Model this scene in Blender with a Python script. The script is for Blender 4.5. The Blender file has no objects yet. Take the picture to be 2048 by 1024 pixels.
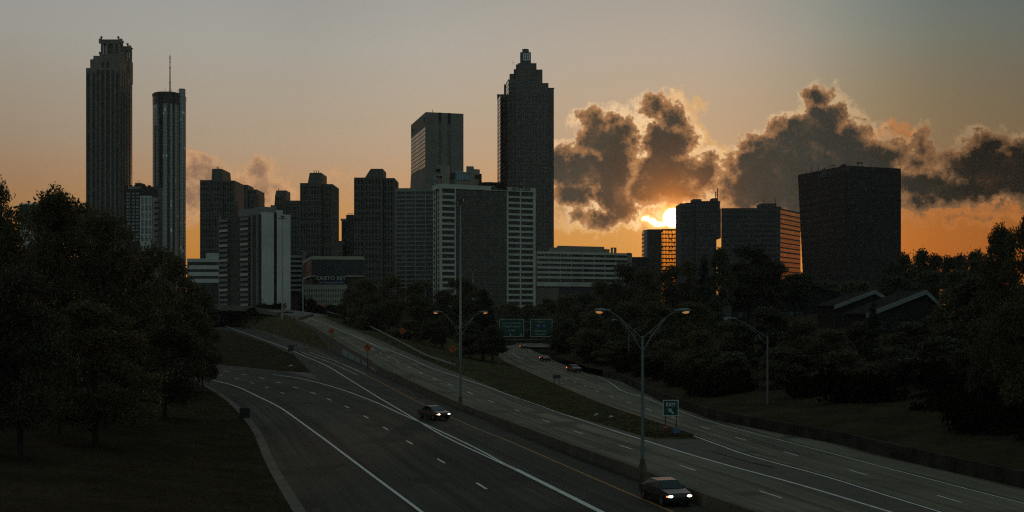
import bpy, math, random
import numpy as np
from mathutils import Vector, Matrix
R = math.radians
random.seed(7)
SC = bpy.context.scene
COL = SC.collection
# ------------------------------------------------------------------ camera
F, CX, HY, H = 2390.0, 1024.0, 622.0, 12.0      # focal length in photo pixels, axis column, horizon row, eye height
cd = bpy.data.cameras.new('camera'); cam = bpy.data.objects.new('camera', cd); COL.objects.link(cam)
cam.location = (0, 0, H); cam.rotation_euler = (R(90), 0, 0)
cd.sensor_width = 36; cd.lens = 36 * F / 2048; cd.shift_y = (HY - 512) / 2048
cd.clip_start = 0.5; cd.clip_end = 20000
SC.camera = cam
SC.view_settings.view_transform = 'Standard'; SC.view_settings.look = 'None'
SC.view_settings.exposure = 0.0; SC.view_settings.gamma = 1.0; SC.view_settings.use_curve_mapping = False
SC.cycles.use_denoising = False; SC.cycles.filter_width = 1.2
SC.cycles.max_bounces = 6; SC.cycles.diffuse_bounces = 3; SC.cycles.volume_bounces = 1
SC.cycles.transparent_max_bounces = 12
SC.cycles.sample_clamp_indirect = 4.0
# ------------------------------------------------------------------ sky and sun
SUN_AZ, SUN_EL = math.atan((1345 - CX) / F), math.atan((HY - 436) / F * math.cos(math.atan(321 / F)))
def lin(c):
    return tuple((v / 255 / 12.92) if v / 255 <= .04045 else ((v / 255 + .055) / 1.055) ** 2.4 for v in c)
def azel(px, py):
    az = math.atan((px - CX) / F)
    return az, math.atan((HY - py) / F * math.cos(az))
W = bpy.data.worlds.new("World"); SC.world = W; W.use_nodes = True
nt = W.node_tree; nt.nodes.clear()
class NT:
    def __init__(s, t): s.t = t
    def n(s, typ, **kw):
        o = s.t.nodes.new(typ)
        for k, v in kw.items():
            setattr(o, k, v)
        return o
    def set(s, sock, v):
        if hasattr(v, 'is_linked') or isinstance(v, bpy.types.NodeSocket): s.t.links.new(v, sock)
        else: sock.default_value = v
    def m(s, op, a, b=None, c=None, clamp=False):
        o = s.n('ShaderNodeMath', operation=op); o.use_clamp = clamp
        for i, v in enumerate((a, b, c)):
            if v is not None: s.set(o.inputs[i], v)
        return o.outputs[0]
    def v(s, op, a, b=None, c=None, out=0):
        o = s.n('ShaderNodeVectorMath', operation=op)
        for i, x in enumerate((a, b, c)):
            if x is not None: s.set(o.inputs[i], x)
        return o.outputs[out]
    def mr(s, x, a, b, c=0., d=1., smooth=False):
        o = s.n('ShaderNodeMapRange'); o.clamp = True
        if smooth: o.interpolation_type = 'SMOOTHSTEP'
        s.set(o.inputs[0], x)
        for i, q in enumerate((a, b, c, d)): s.set(o.inputs[i + 1], q)
        return o.outputs[0]
    def mix(s, f, a, b, blend='MIX'):
        o = s.n('ShaderNodeMix', data_type='RGBA', blend_type=blend); o.clamp_factor = True
        s.set(o.inputs[0], f)
        for sock, q in ((o.inputs[6], a), (o.inputs[7], b)):
            if isinstance(q, tuple) and len(q) == 3: q = (*q, 1)
            s.set(sock, q)
        return o.outputs[2]
    def ramp(s, f, stops, interp='LINEAR'):
        o = s.n('ShaderNodeValToRGB'); cr = o.color_ramp; cr.interpolation = interp
        while len(cr.elements) < len(stops): cr.elements.new(0.5)
        for e, (p, c) in zip(cr.elements, stops): e.position = p
        for e, (p, c) in zip(cr.elements, stops):
            e.position = p; e.color = (*c, 1) if isinstance(c, tuple) else (c, c, c, 1)
        s.set(o.inputs[0], f)
        return o.outputs[0]
    def noise(s, vec, scale, detail=6, rough=.55, lac=2., dist=0.):
        o = s.n('ShaderNodeTexNoise'); s.set(o.inputs['Vector'], vec)
        o.inputs['Scale'].default_value = scale; o.inputs['Detail'].default_value = detail
        o.inputs['Roughness'].default_value = rough; o.inputs['Lacunarity'].default_value = lac
        o.inputs['Distortion'].default_value = dist
        return o.outputs[0]
def world():
    q = NT(nt)
    D = q.n('ShaderNodeTexCoord').outputs['Generated']
    sp = q.n('ShaderNodeSeparateXYZ'); q.set(sp.inputs[0], D)
    az = q.m('ARCTAN2', sp.outputs[0], sp.outputs[1]); el = q.m('ARCSINE', sp.outputs[2])
    cmb = q.n('ShaderNodeCombineXYZ'); q.set(cmb.inputs[0], az); q.set(cmb.inputs[1], el); Pv = cmb.outputs[0]
    # clear sky by elevation
    t = q.mr(el, -0.02, 0.5)
    E = lambda y: (azel(1024, y)[1] + .02) / .52
    sky = q.ramp(t, [(0, lin((206, 128, 44))), (E(540), lin((212, 138, 52))), (E(470), lin((210, 145, 70))), (E(390), lin((200, 153, 108))),
                     (E(300), lin((187, 163, 137))), (E(200), lin((179, 167, 149))), (E(100), lin((172, 169, 160))), (E(0), lin((161, 162, 157))), (1, lin((128, 138, 142)))])
    a = q.mr(az, R(-180), R(180))
    A = lambda d: (d + 180) / 360
    fall = q.ramp(a, [(0, .36), (A(-90), .40), (A(-40), .5), (A(-23), .62), (A(-14), .84), (A(-4), 1.0), (A(9), .97), (A(14), .84), (A(20), .50), (A(25), .40), (A(60), .40), (1, .36)])
    fall = q.m('MULTIPLY', fall, q.mr(q.m('MULTIPLY', q.mr(el, .10, .25), q.mr(az, R(-10), R(-24))), 0, 1, 1., 1.42))
    sky = q.mix(1.0, sky, fall, 'MULTIPLY')
    tint = q.ramp(el, [(.03, (1.25, .74, .27)), (.06, (1.25, .76, .31)), (.12, (.82, .74, .56)), (.175, (.74, .76, .66)), (.235, (.62, .84, .86)), (.4, (.6, .9, .95))])
    sky = q.mix(1.0, sky, q.mix(q.mr(az, R(9), R(19), smooth=True), (1., 1., 1.), tint), 'MULTIPLY')
    east = q.ramp(a, [(0, 1.), (A(-110), 1.), (A(-60), 0.), (A(60), 0.), (A(110), 1.), (1, 1.)])
    sky = q.mix(east, sky, (.165, .225, .222))
    # sun surroundings
    sd = (math.sin(SUN_AZ) * math.cos(SUN_EL), math.cos(SUN_AZ) * math.cos(SUN_EL), math.sin(SUN_EL))
    dist = q.m('ARCCOSINE', q.m('MINIMUM', q.v('DOT_PRODUCT', D, sd, out=1), 0.9999999))
    glow = q.m('EXPONENT', q.m('MULTIPLY', dist, -1 / .11))
    sky = q.mix(q.m('MULTIPLY', glow, .5), sky, lin((240, 172, 92)))
    wn = q.noise(D, 75, 9, .66)
    wv = q.noise(D, 36, 8, .66, dist=.2)
    # clouds: soft union of ellipses given by azimuth and elevation, torn by noise
    nz = q.n('ShaderNodeTexNoise'); q.set(nz.inputs['Vector'], D); nz.inputs['Scale'].default_value = 34; nz.inputs['Detail'].default_value = 8; nz.inputs['Roughness'].default_value = .62
    wp = q.v('MULTIPLY_ADD', q.v('SUBTRACT', nz.outputs['Color'], (.5, .5, .5)), (.022, .019, 0), Pv)
    def union(blobs, k=.25):
        acc = None
        for (cx, cy, rx, ry) in blobs:
            a0, e0 = azel(cx, cy)
            sx, sy = F / rx, F / ry
            L = q.v('LENGTH', q.v('MULTIPLY_ADD', wp, (sx, sy, 0), (-a0 * sx, -e0 * sy, 0)), out=1)
            f = q.m('MULTIPLY', q.m('SUBTRACT', L, 1.0), min(rx, ry) / 40)      # distances fall off alike for small and large lobes
            acc = f if acc is None else q.m('SMOOTH_MIN', acc, f, k)
        return q.m('MULTIPLY', acc, -1.0)
    main = [(1188, 240, 24, 18), (1215, 246, 22, 16), (1192, 285, 36, 36), (1232, 285, 30, 44), (1172, 330, 46, 30), (1222, 345, 46, 50), (1226, 395, 34, 40), (1202, 432, 34, 14), (1120, 318, 26, 20), (1132, 350, 40, 20),
            (1312, 218, 20, 18), (1342, 240, 28, 28), (1335, 290, 46, 42), (1322, 345, 58, 44), (1376, 345, 48, 32), (1345, 378, 80, 24), (1285, 385, 34, 24), (1408, 352, 24, 26), (1262, 400, 14, 20), (1150, 385, 34, 24),
            (1637, 200, 22, 20), (1648, 235, 34, 26), (1630, 270, 76, 34), (1570, 300, 70, 36), (1510, 325, 46, 34), (1466, 334, 14, 18), (1690, 285, 50, 36), (1560, 360, 130, 50), (1690, 340, 100, 56), (1500, 388, 52, 40), (1600, 410, 130, 30),
            (1845, 296, 13, 18), (1768, 316, 44, 20), (1832, 324, 40, 14), (1830, 365, 50, 26), (1850, 400, 46, 9), (1545, 256, 6, 6),
            (1972, 298, 34, 24), (2026, 304, 40, 24), (1950, 330, 60, 32), (2040, 345, 90, 48), (1940, 372, 76, 30), (1880, 392, 60, 14), (2150, 340, 120, 56), (2300, 330, 160, 60), (2550, 360, 200, 60)]
    f = union(main)
    soft = [(396, 345, 40, 30), (386, 390, 34, 46), (425, 385, 40, 50), (522, 350, 36, 26), (500, 385, 56, 30), (470, 372, 40, 32), (548, 382, 22, 30), (1128, 410, 34, 46), (1160, 444, 46, 12), (1405, 300, 18, 26), (1420, 322, 30, 26), (1268, 268, 26, 12),
            (1765, 290, 30, 30), (1800, 272, 20, 10), (1290, 436, 60, 12), (1848, 428, 46, 12), (1975, 414, 60, 13), (1920, 432, 40, 8), (2040, 408, 40, 12), (1360, 230, 36, 34), (680, 348, 16, 10), (1180, 400, 70, 40), (1120, 440, 40, 14)]
    f2 = union(soft)
    fn = q.m('MULTIPLY_ADD', q.m('SUBTRACT', wn, .5), 1.9, q.m('ADD', f, .14))
    body = q.mr(fn, -.16, .16, smooth=True)
    halo = q.mr(q.m('MULTIPLY_ADD', q.m('SUBTRACT', wv, .5), 2.4, fn), -.50, .0, smooth=True)
    f2n = q.m('MULTIPLY_ADD', q.m('SUBTRACT', wn, .5), 2.4, f2)
    thin = q.mr(f2n, -.40, .10, smooth=True)
    near = q.m('EXPONENT', q.m('MULTIPLY', dist, -1 / .12))
    near2 = q.m('EXPONENT', q.m('MULTIPLY', dist, -1 / .21))
    lit = q.mix(near2, lin((150, 108, 76)), (1.5, 1.02, .54))
    thincol = q.mix(q.mr(q.m('MULTIPLY_ADD', q.m('SUBTRACT', wv, .5), 2.2, f2n), .0, .7), q.mix(near, lin((206, 156, 112)), lin((255, 200, 120))), q.mix(near, lin((138, 107, 86)), lin((180, 118, 60))))
    thincol = q.mix(q.mr(az, R(12), R(19)), thincol, q.mix(q.mr(f2n, .0, .6), lin((186, 112, 52)), lin((100, 70, 42))))
    col = q.mix(q.m('MULTIPLY', thin, .85), sky, thincol)
    rimk = q.m('MULTIPLY', q.mr(az, R(6), R(20), 1.0, .40), q.m('MAXIMUM', q.mr(az, R(13), R(10.5)), q.mr(el, azel(1900, 420)[1], azel(1900, 350)[1], .12, 1.)))
    col = q.mix(q.m('MULTIPLY', q.m('MULTIPLY', halo, rimk), .68), col, lit)
    dark = q.ramp(a, [(0, .1), (A(-10), .10), (A(4), .044), (A(9), .038), (A(14), .032), (A(18), .016), (A(21), .003), (A(24), .002), (1, .05)])
    dk = q.mix(1.0, q.mix(q.mr(az, R(5), R(15)), (1.1, .90, .66), (.96, 1.0, .84)), dark, 'MULTIPLY')
    tex = q.noise(D, 42, 9, .66, dist=.15)
    dk = q.mix(q.m('MULTIPLY', q.mr(tex, .54, .72), q.m('MULTIPLY', near, .62)), dk, lin((158, 104, 62)))
    dk = q.mix(1.0, dk, q.ramp(tex, [(.3, .75), (.7, 1.3)]), 'MULTIPLY')
    dk = q.mix(q.m('MULTIPLY', q.m('EXPONENT', q.m('MULTIPLY', dist, -1 / .017)), .92), dk, lin((238, 132, 44)))
    mid = q.mix(near2, q.mix(q.mr(az, R(12), R(18)), lin((120, 94, 70)), lin((66, 56, 44))), lin((196, 136, 84)))
    col = q.mix(q.mr(fn, -.18, .04, smooth=True), col, mid)
    col = q.mix(q.mr(q.m('MULTIPLY_ADD', q.m('SUBTRACT', wv, .5), .9, fn), -.10, .50, smooth=True), col, dk)
    # the burning gap at the sun
    def ell(cx, cy, rx, ry, w): return q.v('LENGTH', q.v('MULTIPLY_ADD', w, (F / rx, F / ry, 0), (-azel(cx, cy)[0] * F / rx, -azel(cx, cy)[1] * F / ry, 0)), out=1)
    wd = q.m('SMOOTH_MIN', q.m('ADD', ell(1312, 440, 40, 12, wp), .22), ell(1346, 434, 22, 21, Pv), .22)
    g0 = q.m('MULTIPLY_ADD', q.m('SUBTRACT', wn, .5), 1.5, wd)
    col = q.mix(q.mr(g0, 1.45, .85, smooth=True), col, (1.0, .62, .18))
    col = q.mix(q.mr(g0, 1.0, .62, smooth=True), col, (2.2, 1.9, 1.25))
    disc = q.mr(dist, R(.5), R(.25), smooth=True)
    col = q.mix(disc, col, (8., 6.9, 4.8))
    ring = q.m('EXPONENT', q.m('MULTIPLY', dist, -1 / .0125))
    col = q.v('ADD', col, q.mix(q.m('MULTIPLY', ring, .9), (0, 0, 0), (1.25, .40, .045)))
    bg = q.n('ShaderNodeBackground'); q.set(bg.inputs[0], col); bg.inputs[1].default_value = 1.0
    # a little of the physical sky on top, with the sun where the lamp is
    ns = q.n('ShaderNodeTexSky', sky_type='NISHITA'); ns.sun_disc = False; ns.sun_elevation = SUN_EL; ns.sun_rotation = SUN_AZ
    bg2 = q.n('ShaderNodeBackground'); q.set(bg2.inputs[0], ns.outputs[0]); bg2.inputs[1].default_value = 0.0003
    ad = q.n('ShaderNodeAddShader'); q.set(ad.inputs[0], bg.outputs[0]); q.set(ad.inputs[1], bg2.outputs[0])
    out = q.n('ShaderNodeOutputWorld'); q.set(out.inputs[0], ad.outputs[0])
world()
ld = bpy.data.lights.new('sun', 'SUN'); ld.energy = 0.22; ld.angle = R(0.5); ld.color = (1.0, .50, .20)
sun = bpy.data.objects.new('sun', ld); COL.objects.link(sun)
sun.rotation_euler = Vector((math.sin(SUN_AZ) * math.cos(SUN_EL), math.cos(SUN_AZ) * math.cos(SUN_EL), math.sin(SUN_EL))).to_track_quat('Z', 'Y').to_euler()
sun.location = (0, 0, 300)

# ------------------------------------------------------------------ materials
MATS = {}
def mat(name, col, rough=.85, metal=0., var=.25, scale=.4, spec=.3, emit=None, estr=1., bump=0.):
    if name in MATS: return MATS[name]
    m = bpy.data.materials.new(name); m.use_nodes = True; t = m.node_tree; q = NT(t)
    b = t.nodes['Principled BSDF']
    b.inputs['Roughness'].default_value = rough; b.inputs['Metallic'].default_value = metal
    b.inputs['Specular IOR Level'].default_value = spec
    tc = q.n('ShaderNodeTexCoord')
    if var > 0:
        n = q.noise(tc.outputs['Object'], scale, 6, .6)
        n2 = q.noise(tc.outputs['Object'], scale * 9, 3, .6)
        f = q.m('ADD', q.m('MULTIPLY', n, .7), q.m('MULTIPLY', n2, .3))
        lo = tuple(c * (1 - var) for c in col); hi = tuple(c * (1 + var) for c in col)
        q.set(b.inputs['Base Color'], q.ramp(f, [(.3, lo), (.7, hi)]))
        if bump:
            bp = q.n('ShaderNodeBump'); bp.inputs['Strength'].default_value = bump; q.set(bp.inputs['Height'], n2); q.set(b.inputs['Normal'], bp.outputs[0])
    else: b.inputs['Base Color'].default_value = (*col, 1)
    if emit:
        b.inputs['Emission Color'].default_value = (*emit, 1); b.inputs['Emission Strength'].default_value = estr
    MATS[name] = m
    return m
def facade_mat(name, wall, joint, w, h, thick=.12, rough=.85, var=.2):
    """Wall cladding: panel joints from the face's own metres (UV)."""
    if name in MATS: return MATS[name]
    m = bpy.data.materials.new(name); m.use_nodes = True; t = m.node_tree; q = NT(t); b = t.nodes['Principled BSDF']
    uv = q.n('ShaderNodeTexCoord').outputs['UV']
    br = q.n('ShaderNodeTexBrick'); br.offset = 0; q.set(br.inputs['Vector'], uv)
    br.inputs['Color1'].default_value = (*wall, 1); br.inputs['Color2'].default_value = (*(c * (1 - var) for c in wall), 1)
    br.inputs['Mortar'].default_value = (*joint, 1); br.inputs['Scale'].default_value = 1
    br.inputs['Mortar Size'].default_value = thick; br.inputs['Mortar Smooth'].default_value = .1
    br.inputs['Brick Width'].default_value = w; br.inputs['Row Height'].default_value = h
    n = q.noise(q.n('ShaderNodeTexCoord').outputs['Object'], .05, 5, .6)
    q.set(b.inputs['Base Color'], q.mix(1., br.outputs[0], q.ramp(n, [(.3, .8), (.7, 1.15)]), 'MULTIPLY'))
    b.inputs['Roughness'].default_value = rough; b.inputs['Specular IOR Level'].default_value = .3
    MATS[name] = m
    return m
def glass_mat(name, tint, frame, pw, ph, thick=.1, rough=.12, metal=.0, blind=.25, wob=.02, spec=.6):
    """Glazing with mullions every pw x ph metres; panes differ a little in tint, blinds and tilt."""
    if name in MATS: return MATS[name]
    m = bpy.data.materials.new(name); m.use_nodes = True; t = m.node_tree; q = NT(t); b = t.nodes['Principled BSDF']
    uv = q.n('ShaderNodeTexCoord').outputs['UV']
    cell = q.v('FLOOR', q.v('MULTIPLY', uv, (1 / pw, 1 / ph, 0)))
    wn = q.n('ShaderNodeTexWhiteNoise', noise_dimensions='3D'); q.set(wn.inputs['Vector'], cell)
    br = q.n('ShaderNodeTexBrick'); br.offset = 0; q.set(br.inputs['Vector'], uv)
    br.inputs['Color1'].default_value = (0, 0, 0, 1); br.inputs['Color2'].default_value = (0, 0, 0, 1); br.inputs['Mortar'].default_value = (1, 1, 1, 1)
    br.inputs['Scale'].default_value = 1; br.inputs['Mortar Size'].default_value = thick; br.inputs['Brick Width'].default_value = pw; br.inputs['Row Height'].default_value = ph
    fr = br.outputs[0]
    v = q.mix(q.m('MULTIPLY', q.mr(wn.outputs[0], 1 - blind, 1), .6), tint, tuple(min(1, c * 4 + .03) for c in tint))
    q.set(b.inputs['Base Color'], q.mix(fr, v, frame))
    q.set(b.inputs['Roughness'], q.mr(fr, 0, 1, rough, .8))
    q.set(b.inputs['Metallic'], q.mr(fr, 0, 1, metal, 0))
    b.inputs['Specular IOR Level'].default_value = spec
    g = q.n('ShaderNodeNewGeometry')
    nv = q.v('MULTIPLY_ADD', q.v('SUBTRACT', wn.outputs[1], (.5, .5, .5)), (wob, wob, wob), g.outputs['Normal'])
    q.set(b.inputs['Normal'], q.v('NORMALIZE', nv))
    MATS[name] = m
    return m
def asphalt_mat(name, base, warm=0.):
    m = bpy.data.materials.new(name); m.use_nodes = True; t = m.node_tree; q = NT(t); b = t.nodes['Principled BSDF']
    o = q.n('ShaderNodeTexCoord').outputs['Object']
    uv = q.n('ShaderNodeTexCoord').outputs['UV']
    n1 = q.noise(o, .06, 5, .6); n2 = q.noise(o, 3.0, 5, .7)
    st = q.noise(q.v('MULTIPLY', uv, (1.1, .012, 1)), 1.0, 4, .6)     # wheel tracks along the road (u across, v along)
    f = q.m('ADD', q.m('ADD', q.m('MULTIPLY', n1, .3), q.m('MULTIPLY', n2, .2)), q.m('MULTIPLY_ADD', q.m('SUBTRACT', st, .5), .9, .25))
    c = q.ramp(f, [(.36, tuple(x * .52 for x in base)), (.5, base), (.64, tuple(x * 1.5 for x in base))])
    br = q.n('ShaderNodeTexBrick'); br.offset = 0; q.set(br.inputs['Vector'], q.v('ADD', uv, (.4, 0, 0)))      # slabs with dark joints
    br.inputs['Color1'].default_value = (1.1, 1.1, 1.1, 1); br.inputs['Color2'].default_value = (.86, .86, .86, 1); br.inputs['Mortar'].default_value = (.45, .45, .45, 1)
    br.inputs['Scale'].default_value = 1; br.inputs['Mortar Size'].default_value = .035; br.inputs['Brick Width'].default_value = 3.6; br.inputs['Row Height'].default_value = 9.
    c = q.mix(1., c, br.outputs[0], 'MULTIPLY')
    pt = q.noise(o, .11, 2, .5); c = q.mix(q.mr(pt, .60, .66), c, tuple(x * .6 for x in base))      # darker patched areas
    q.set(b.inputs['Base Color'], c); b.inputs['Roughness'].default_value = .8; b.inputs['Specular IOR Level'].default_value = .10
    bp = q.n('ShaderNodeBump'); bp.inputs['Strength'].default_value = .3; q.set(bp.inputs['Height'], q.noise(o, 14, 3)); q.set(b.inputs['Normal'], bp.outputs[0])
    MATS[name] = m
    return m
def leaf_mat(name, c0, c1):
    m = bpy.data.materials.new(name); m.use_nodes = True; t = m.node_tree; q = NT(t); b = t.nodes['Principled BSDF']
    g = q.n('ShaderNodeNewGeometry'); oi = q.n('ShaderNodeObjectInfo')
    c = q.mix(g.outputs['Random Per Island'], c0, c1)
    c = q.mix(1., c, q.ramp(oi.outputs['Random'], [(0, .7), (1, 1.3)]), 'MULTIPLY')
    q.set(b.inputs['Base Color'], c); b.inputs['Roughness'].default_value = .55; b.inputs['Specular IOR Level'].default_value = 0. if name in ('blades', 'leaves_shrub') else .3
    tr = q.n('ShaderNodeBsdfTranslucent'); q.set(tr.inputs[0], q.mix(1., c, (1.3, 1.1, .5), 'MULTIPLY'))
    mx = q.n('ShaderNodeMixShader'); mx.inputs[0].default_value = .25
    q.set(mx.inputs[1], b.outputs[0]); q.set(mx.inputs[2], tr.outputs[0]); q.set(t.nodes['Material Output'].inputs[0], mx.outputs[0])
    MATS[name] = m
    return m
asphalt_mat('asphalt', (.037, .035, .026)); asphalt_mat('concrete_road', (.116, .106, .074))
mat('paint_white', (.55, .56, .52), .7, var=.3, scale=1.5); mat('paint_yellow', (.40, .16, .035), .7, var=.3, scale=1.5)
mat('shoulder', (.075, .062, .046), .9, var=.35, scale=.6); mat('concrete', (.13, .112, .095), .95, spec=.05, var=.4, scale=.35, bump=.2)
mat('barrier_concrete', (.085, .068, .05), .9, var=.5, scale=.5, bump=.2)
mat('grass_median', (.060, .054, .027), 1.0, spec=0., var=.5, scale=.25, bump=.6); mat('grass', (.040, .030, .019), 1.0, spec=0., var=.5, scale=.25, bump=.6); mat('dirt', (.028, .021, .015), 1.0, spec=0., var=.5, scale=.2, bump=.5)
mat('galvanized', (.13, .15, .15), .5, .4, .2, 2.); mat('dark_metal', (.035, .037, .037), .5, .5, .2, 2.)
mat('bark', (.022, .017, .012), .95, var=.4, scale=2., bump=.5)
mat('sign_orange', (.34, .075, .012), .6, var=.2, scale=2.); mat('sign_black', (.012, .012, .012), .6, var=0)
mat('sign_green', (.008, .055, .043), .5, var=.2, scale=2.); mat('sign_white', (.42, .46, .44), .6, var=.1); mat('sign_blue', (.05, .16, .30), .6, var=.15); mat('sign_red', (.16, .022, .022), .6, var=.15)
mat('rubber', (.012, .012, .012), .9, var=0); mat('lamp_lens', (.5, .35, .2), .25, var=0, emit=(1.0, .42, .13), estr=.32)  # lamp_lens glows faintly in place of sunset light caught by the refractor
mat('lens_dim', (.30, .30, .28), .2, var=0); 
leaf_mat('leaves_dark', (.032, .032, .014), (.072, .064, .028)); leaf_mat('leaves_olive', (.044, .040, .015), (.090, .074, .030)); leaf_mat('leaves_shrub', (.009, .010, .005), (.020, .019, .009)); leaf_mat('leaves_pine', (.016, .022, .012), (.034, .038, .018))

# ------------------------------------------------------------------ geometry helpers
ORG = {}
def org(o): return ORG.get(o.name, Vector((0, 0, 0))) if o else Vector((0, 0, 0))
class MB:
    def __init__(s): s.v = []; s.f = []; s.uv = []
    def face(s, pts, uvs=None):
        i = len(s.v); s.v += [tuple(p) for p in pts]; s.f.append(tuple(range(i, i + len(pts))))
        s.uv.append(uvs or [(p[0], p[1]) for p in pts])
    def prism(s, foot, z0, z1, top=None):
        """Closed prism on a footprint given clockwise or not; walls get UV in metres."""
        n = len(foot); area = sum(foot[i][0] * foot[(i + 1) % n][1] - foot[(i + 1) % n][0] * foot[i][1] for i in range(n))
        if area < 0: foot = foot[::-1]; top = top[::-1] if top else None
        top = top or foot; u = 0
        for i in range(n):
            a, b = foot[i], foot[(i + 1) % n]; c, d = top[i], top[(i + 1) % n]
            L = math.hypot(b[0] - a[0], b[1] - a[1])
            s.face([(a[0], a[1], z0), (b[0], b[1], z0), (d[0], d[1], z1), (c[0], c[1], z1)], [(u, z0), (u + L, z0), (u + L, z1), (u, z1)]); u += L
        s.face([(p[0], p[1], z1) for p in top]); s.face([(p[0], p[1], z0) for p in foot[::-1]])
    def box(s, x0, x1, y0, y1, z0, z1): s.prism([(x0, y0), (x1, y0), (x1, y1), (x0, y1)], z0, z1)
    def panel(s, A, B, u0, u1, z0, z1, d0=-.3, d1=.05):
        """A slab on the face A->B (left to right as seen): u along it, d outwards."""
        L = math.hypot(B[0] - A[0], B[1] - A[1]); ux, uy = (B[0] - A[0]) / L, (B[1] - A[1]) / L; nx, ny = uy, -ux
        p = lambda u, d: (A[0] + ux * u + nx * d, A[1] + uy * u + ny * d)
        a, b, c, d = p(u0, d1), p(u1, d1), p(u1, d0), p(u0, d0)
        s.face([(*a, z0), (*b, z0), (*b, z1), (*a, z1)], [(u0, z0), (u1, z0), (u1, z1), (u0, z1)])
        for (e, g) in ((b, c), (d, a)): s.face([(*e, z0), (*g, z0), (*g, z1), (*e, z1)], [(0, z0), (d1 - d0, z0), (d1 - d0, z1), (0, z1)])
        s.face([(*a, z1), (*b, z1), (*c, z1), (*d, z1)]); s.face([(*d, z0), (*c, z0), (*b, z0), (*a, z0)])
        s.face([(*c, z0), (*d, z0), (*d, z1), (*c, z1)])
    def tube(s, pts, r, n=8, r1=None, caps=True):
        pts = [Vector(p) for p in pts]; rings = []
        for i, p in enumerate(pts):
            d = (pts[min(i + 1, len(pts) - 1)] - pts[max(i - 1, 0)]).normalized()
            a = d.orthogonal().normalized() if i == 0 else (rings_a - d * rings_a.dot(d)).normalized()
            rings_a = a; b = d.cross(a)
            rr = r if r1 is None else r + (r1 - r) * i / (len(pts) - 1)
            if isinstance(r, (list, tuple)): rr = r[i]
            rings.append([p + (a * math.cos(2 * math.pi * k / n) + b * math.sin(2 * math.pi * k / n)) * rr for k in range(n)])
        for i in range(len(rings) - 1):
            for k in range(n): s.face([rings[i][k], rings[i][(k + 1) % n], rings[i + 1][(k + 1) % n], rings[i + 1][k]])
        if caps: s.face(rings[0][::-1]); s.face(rings[-1])
    def ball(s, c, rx, ry=None, rz=None, n=10, m=6, half=False):
        ry = ry or rx; rz = rz or rx
        P = lambda i, k: (c[0] + rx * math.sin(i) * math.cos(k), c[1] + ry * math.sin(i) * math.sin(k), c[2] + rz * math.cos(i))
        top = math.pi / 2 if half else math.pi
        for i in range(m):
            for k in range(n):
                a, b = top * i / m, top * (i + 1) / m; k0, k1 = 2 * math.pi * k / n, 2 * math.pi * (k + 1) / n
                q = [P(a, k0), P(b, k0), P(b, k1), P(a, k1)]
                if i == 0: q = q[1:] if False else [P(a, k0), P(b, k0), P(b, k1)]
                elif i == m - 1 and not half: q = [P(a, k0), P(b, k0), P(a, k1)]
                s.face(q)
    def build(s, name, m, parent=None, smooth=False, **props):
        o0 = org(parent)
        me = bpy.data.meshes.new(name); me.from_pydata([(x - o0.x, y - o0.y, z - o0.z) for x, y, z in s.v], [], s.f)
        ul = me.uv_layers.new(name='UVMap'); ul.data.foreach_set('uv', [c for f in s.uv for p in f for c in p])
        me.materials.append(MATS[m] if isinstance(m, str) else m)
        if smooth: me.polygons.foreach_set('use_smooth', [True] * len(me.polygons))
        me.update()
        o = bpy.data.objects.new(name, me); COL.objects.link(o)
        if parent: o.parent = parent; ORG[o.name] = o0.copy()
        for k, v in props.items(): o[k] = v
        return o
def thing(name, label, cat, loc=(0, 0, 0), group=None):
    o = bpy.data.objects.new(name, None); COL.objects.link(o); o.location = loc; ORG[o.name] = Vector(loc)
    o['label'] = label; o['category'] = cat
    if group: o['group'] = group
    return o
def tag(o, label, cat, group=None):
    o['label'] = label; o['category'] = cat
    if group: o['group'] = group
    return o
def dup(o, loc=None, rz=None, sc=None, label=None, group=None, parent=None):
    c = o.copy(); COL.objects.link(c)
    if parent: c.parent = parent
    for ch in list(o.children): dup(ch, parent=c)
    if loc is not None: c.location = loc
    if rz is not None: c.rotation_euler[2] = rz
    if sc is not None: c.scale = sc if hasattr(sc, '__len__') else (sc, sc, sc)
    if label: c['label'] = label
    if group: c['group'] = group
    return c
def text(body, parent, size, loc, A=(0, 0), B=(1, 0), m='sign_white', align='CENTER', tilt=0., bold=0.):
    """Lettering lying on the face A->B, centred at loc."""
    cu = bpy.data.curves.new('lettering', 'FONT'); cu.body = body; cu.size = size; cu.align_x = align; cu.align_y = 'CENTER'; cu.extrude = .02; cu.offset = bold
    cu.materials.append(MATS[m])
    tmp = bpy.data.objects.new('lettering_curve', cu); COL.objects.link(tmp)
    me = bpy.data.meshes.new_from_object(tmp); bpy.data.objects.remove(tmp)
    o = bpy.data.objects.new('lettering', me); COL.objects.link(o)
    L = math.hypot(B[0] - A[0], B[1] - A[1]); u = Vector(((B[0] - A[0]) / L, (B[1] - A[1]) / L, 0)); n = Vector((u.y, -u.x, 0)); up = Vector((0, 0, 1))
    M = Matrix((u, up, n)).transposed().to_4x4()
    if tilt: M = M @ Matrix.Rotation(tilt, 4, 'Z')
    M.translation = Vector(loc) - org(parent)
    if parent: o.parent = parent
    o.matrix_local = M
    return o
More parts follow.
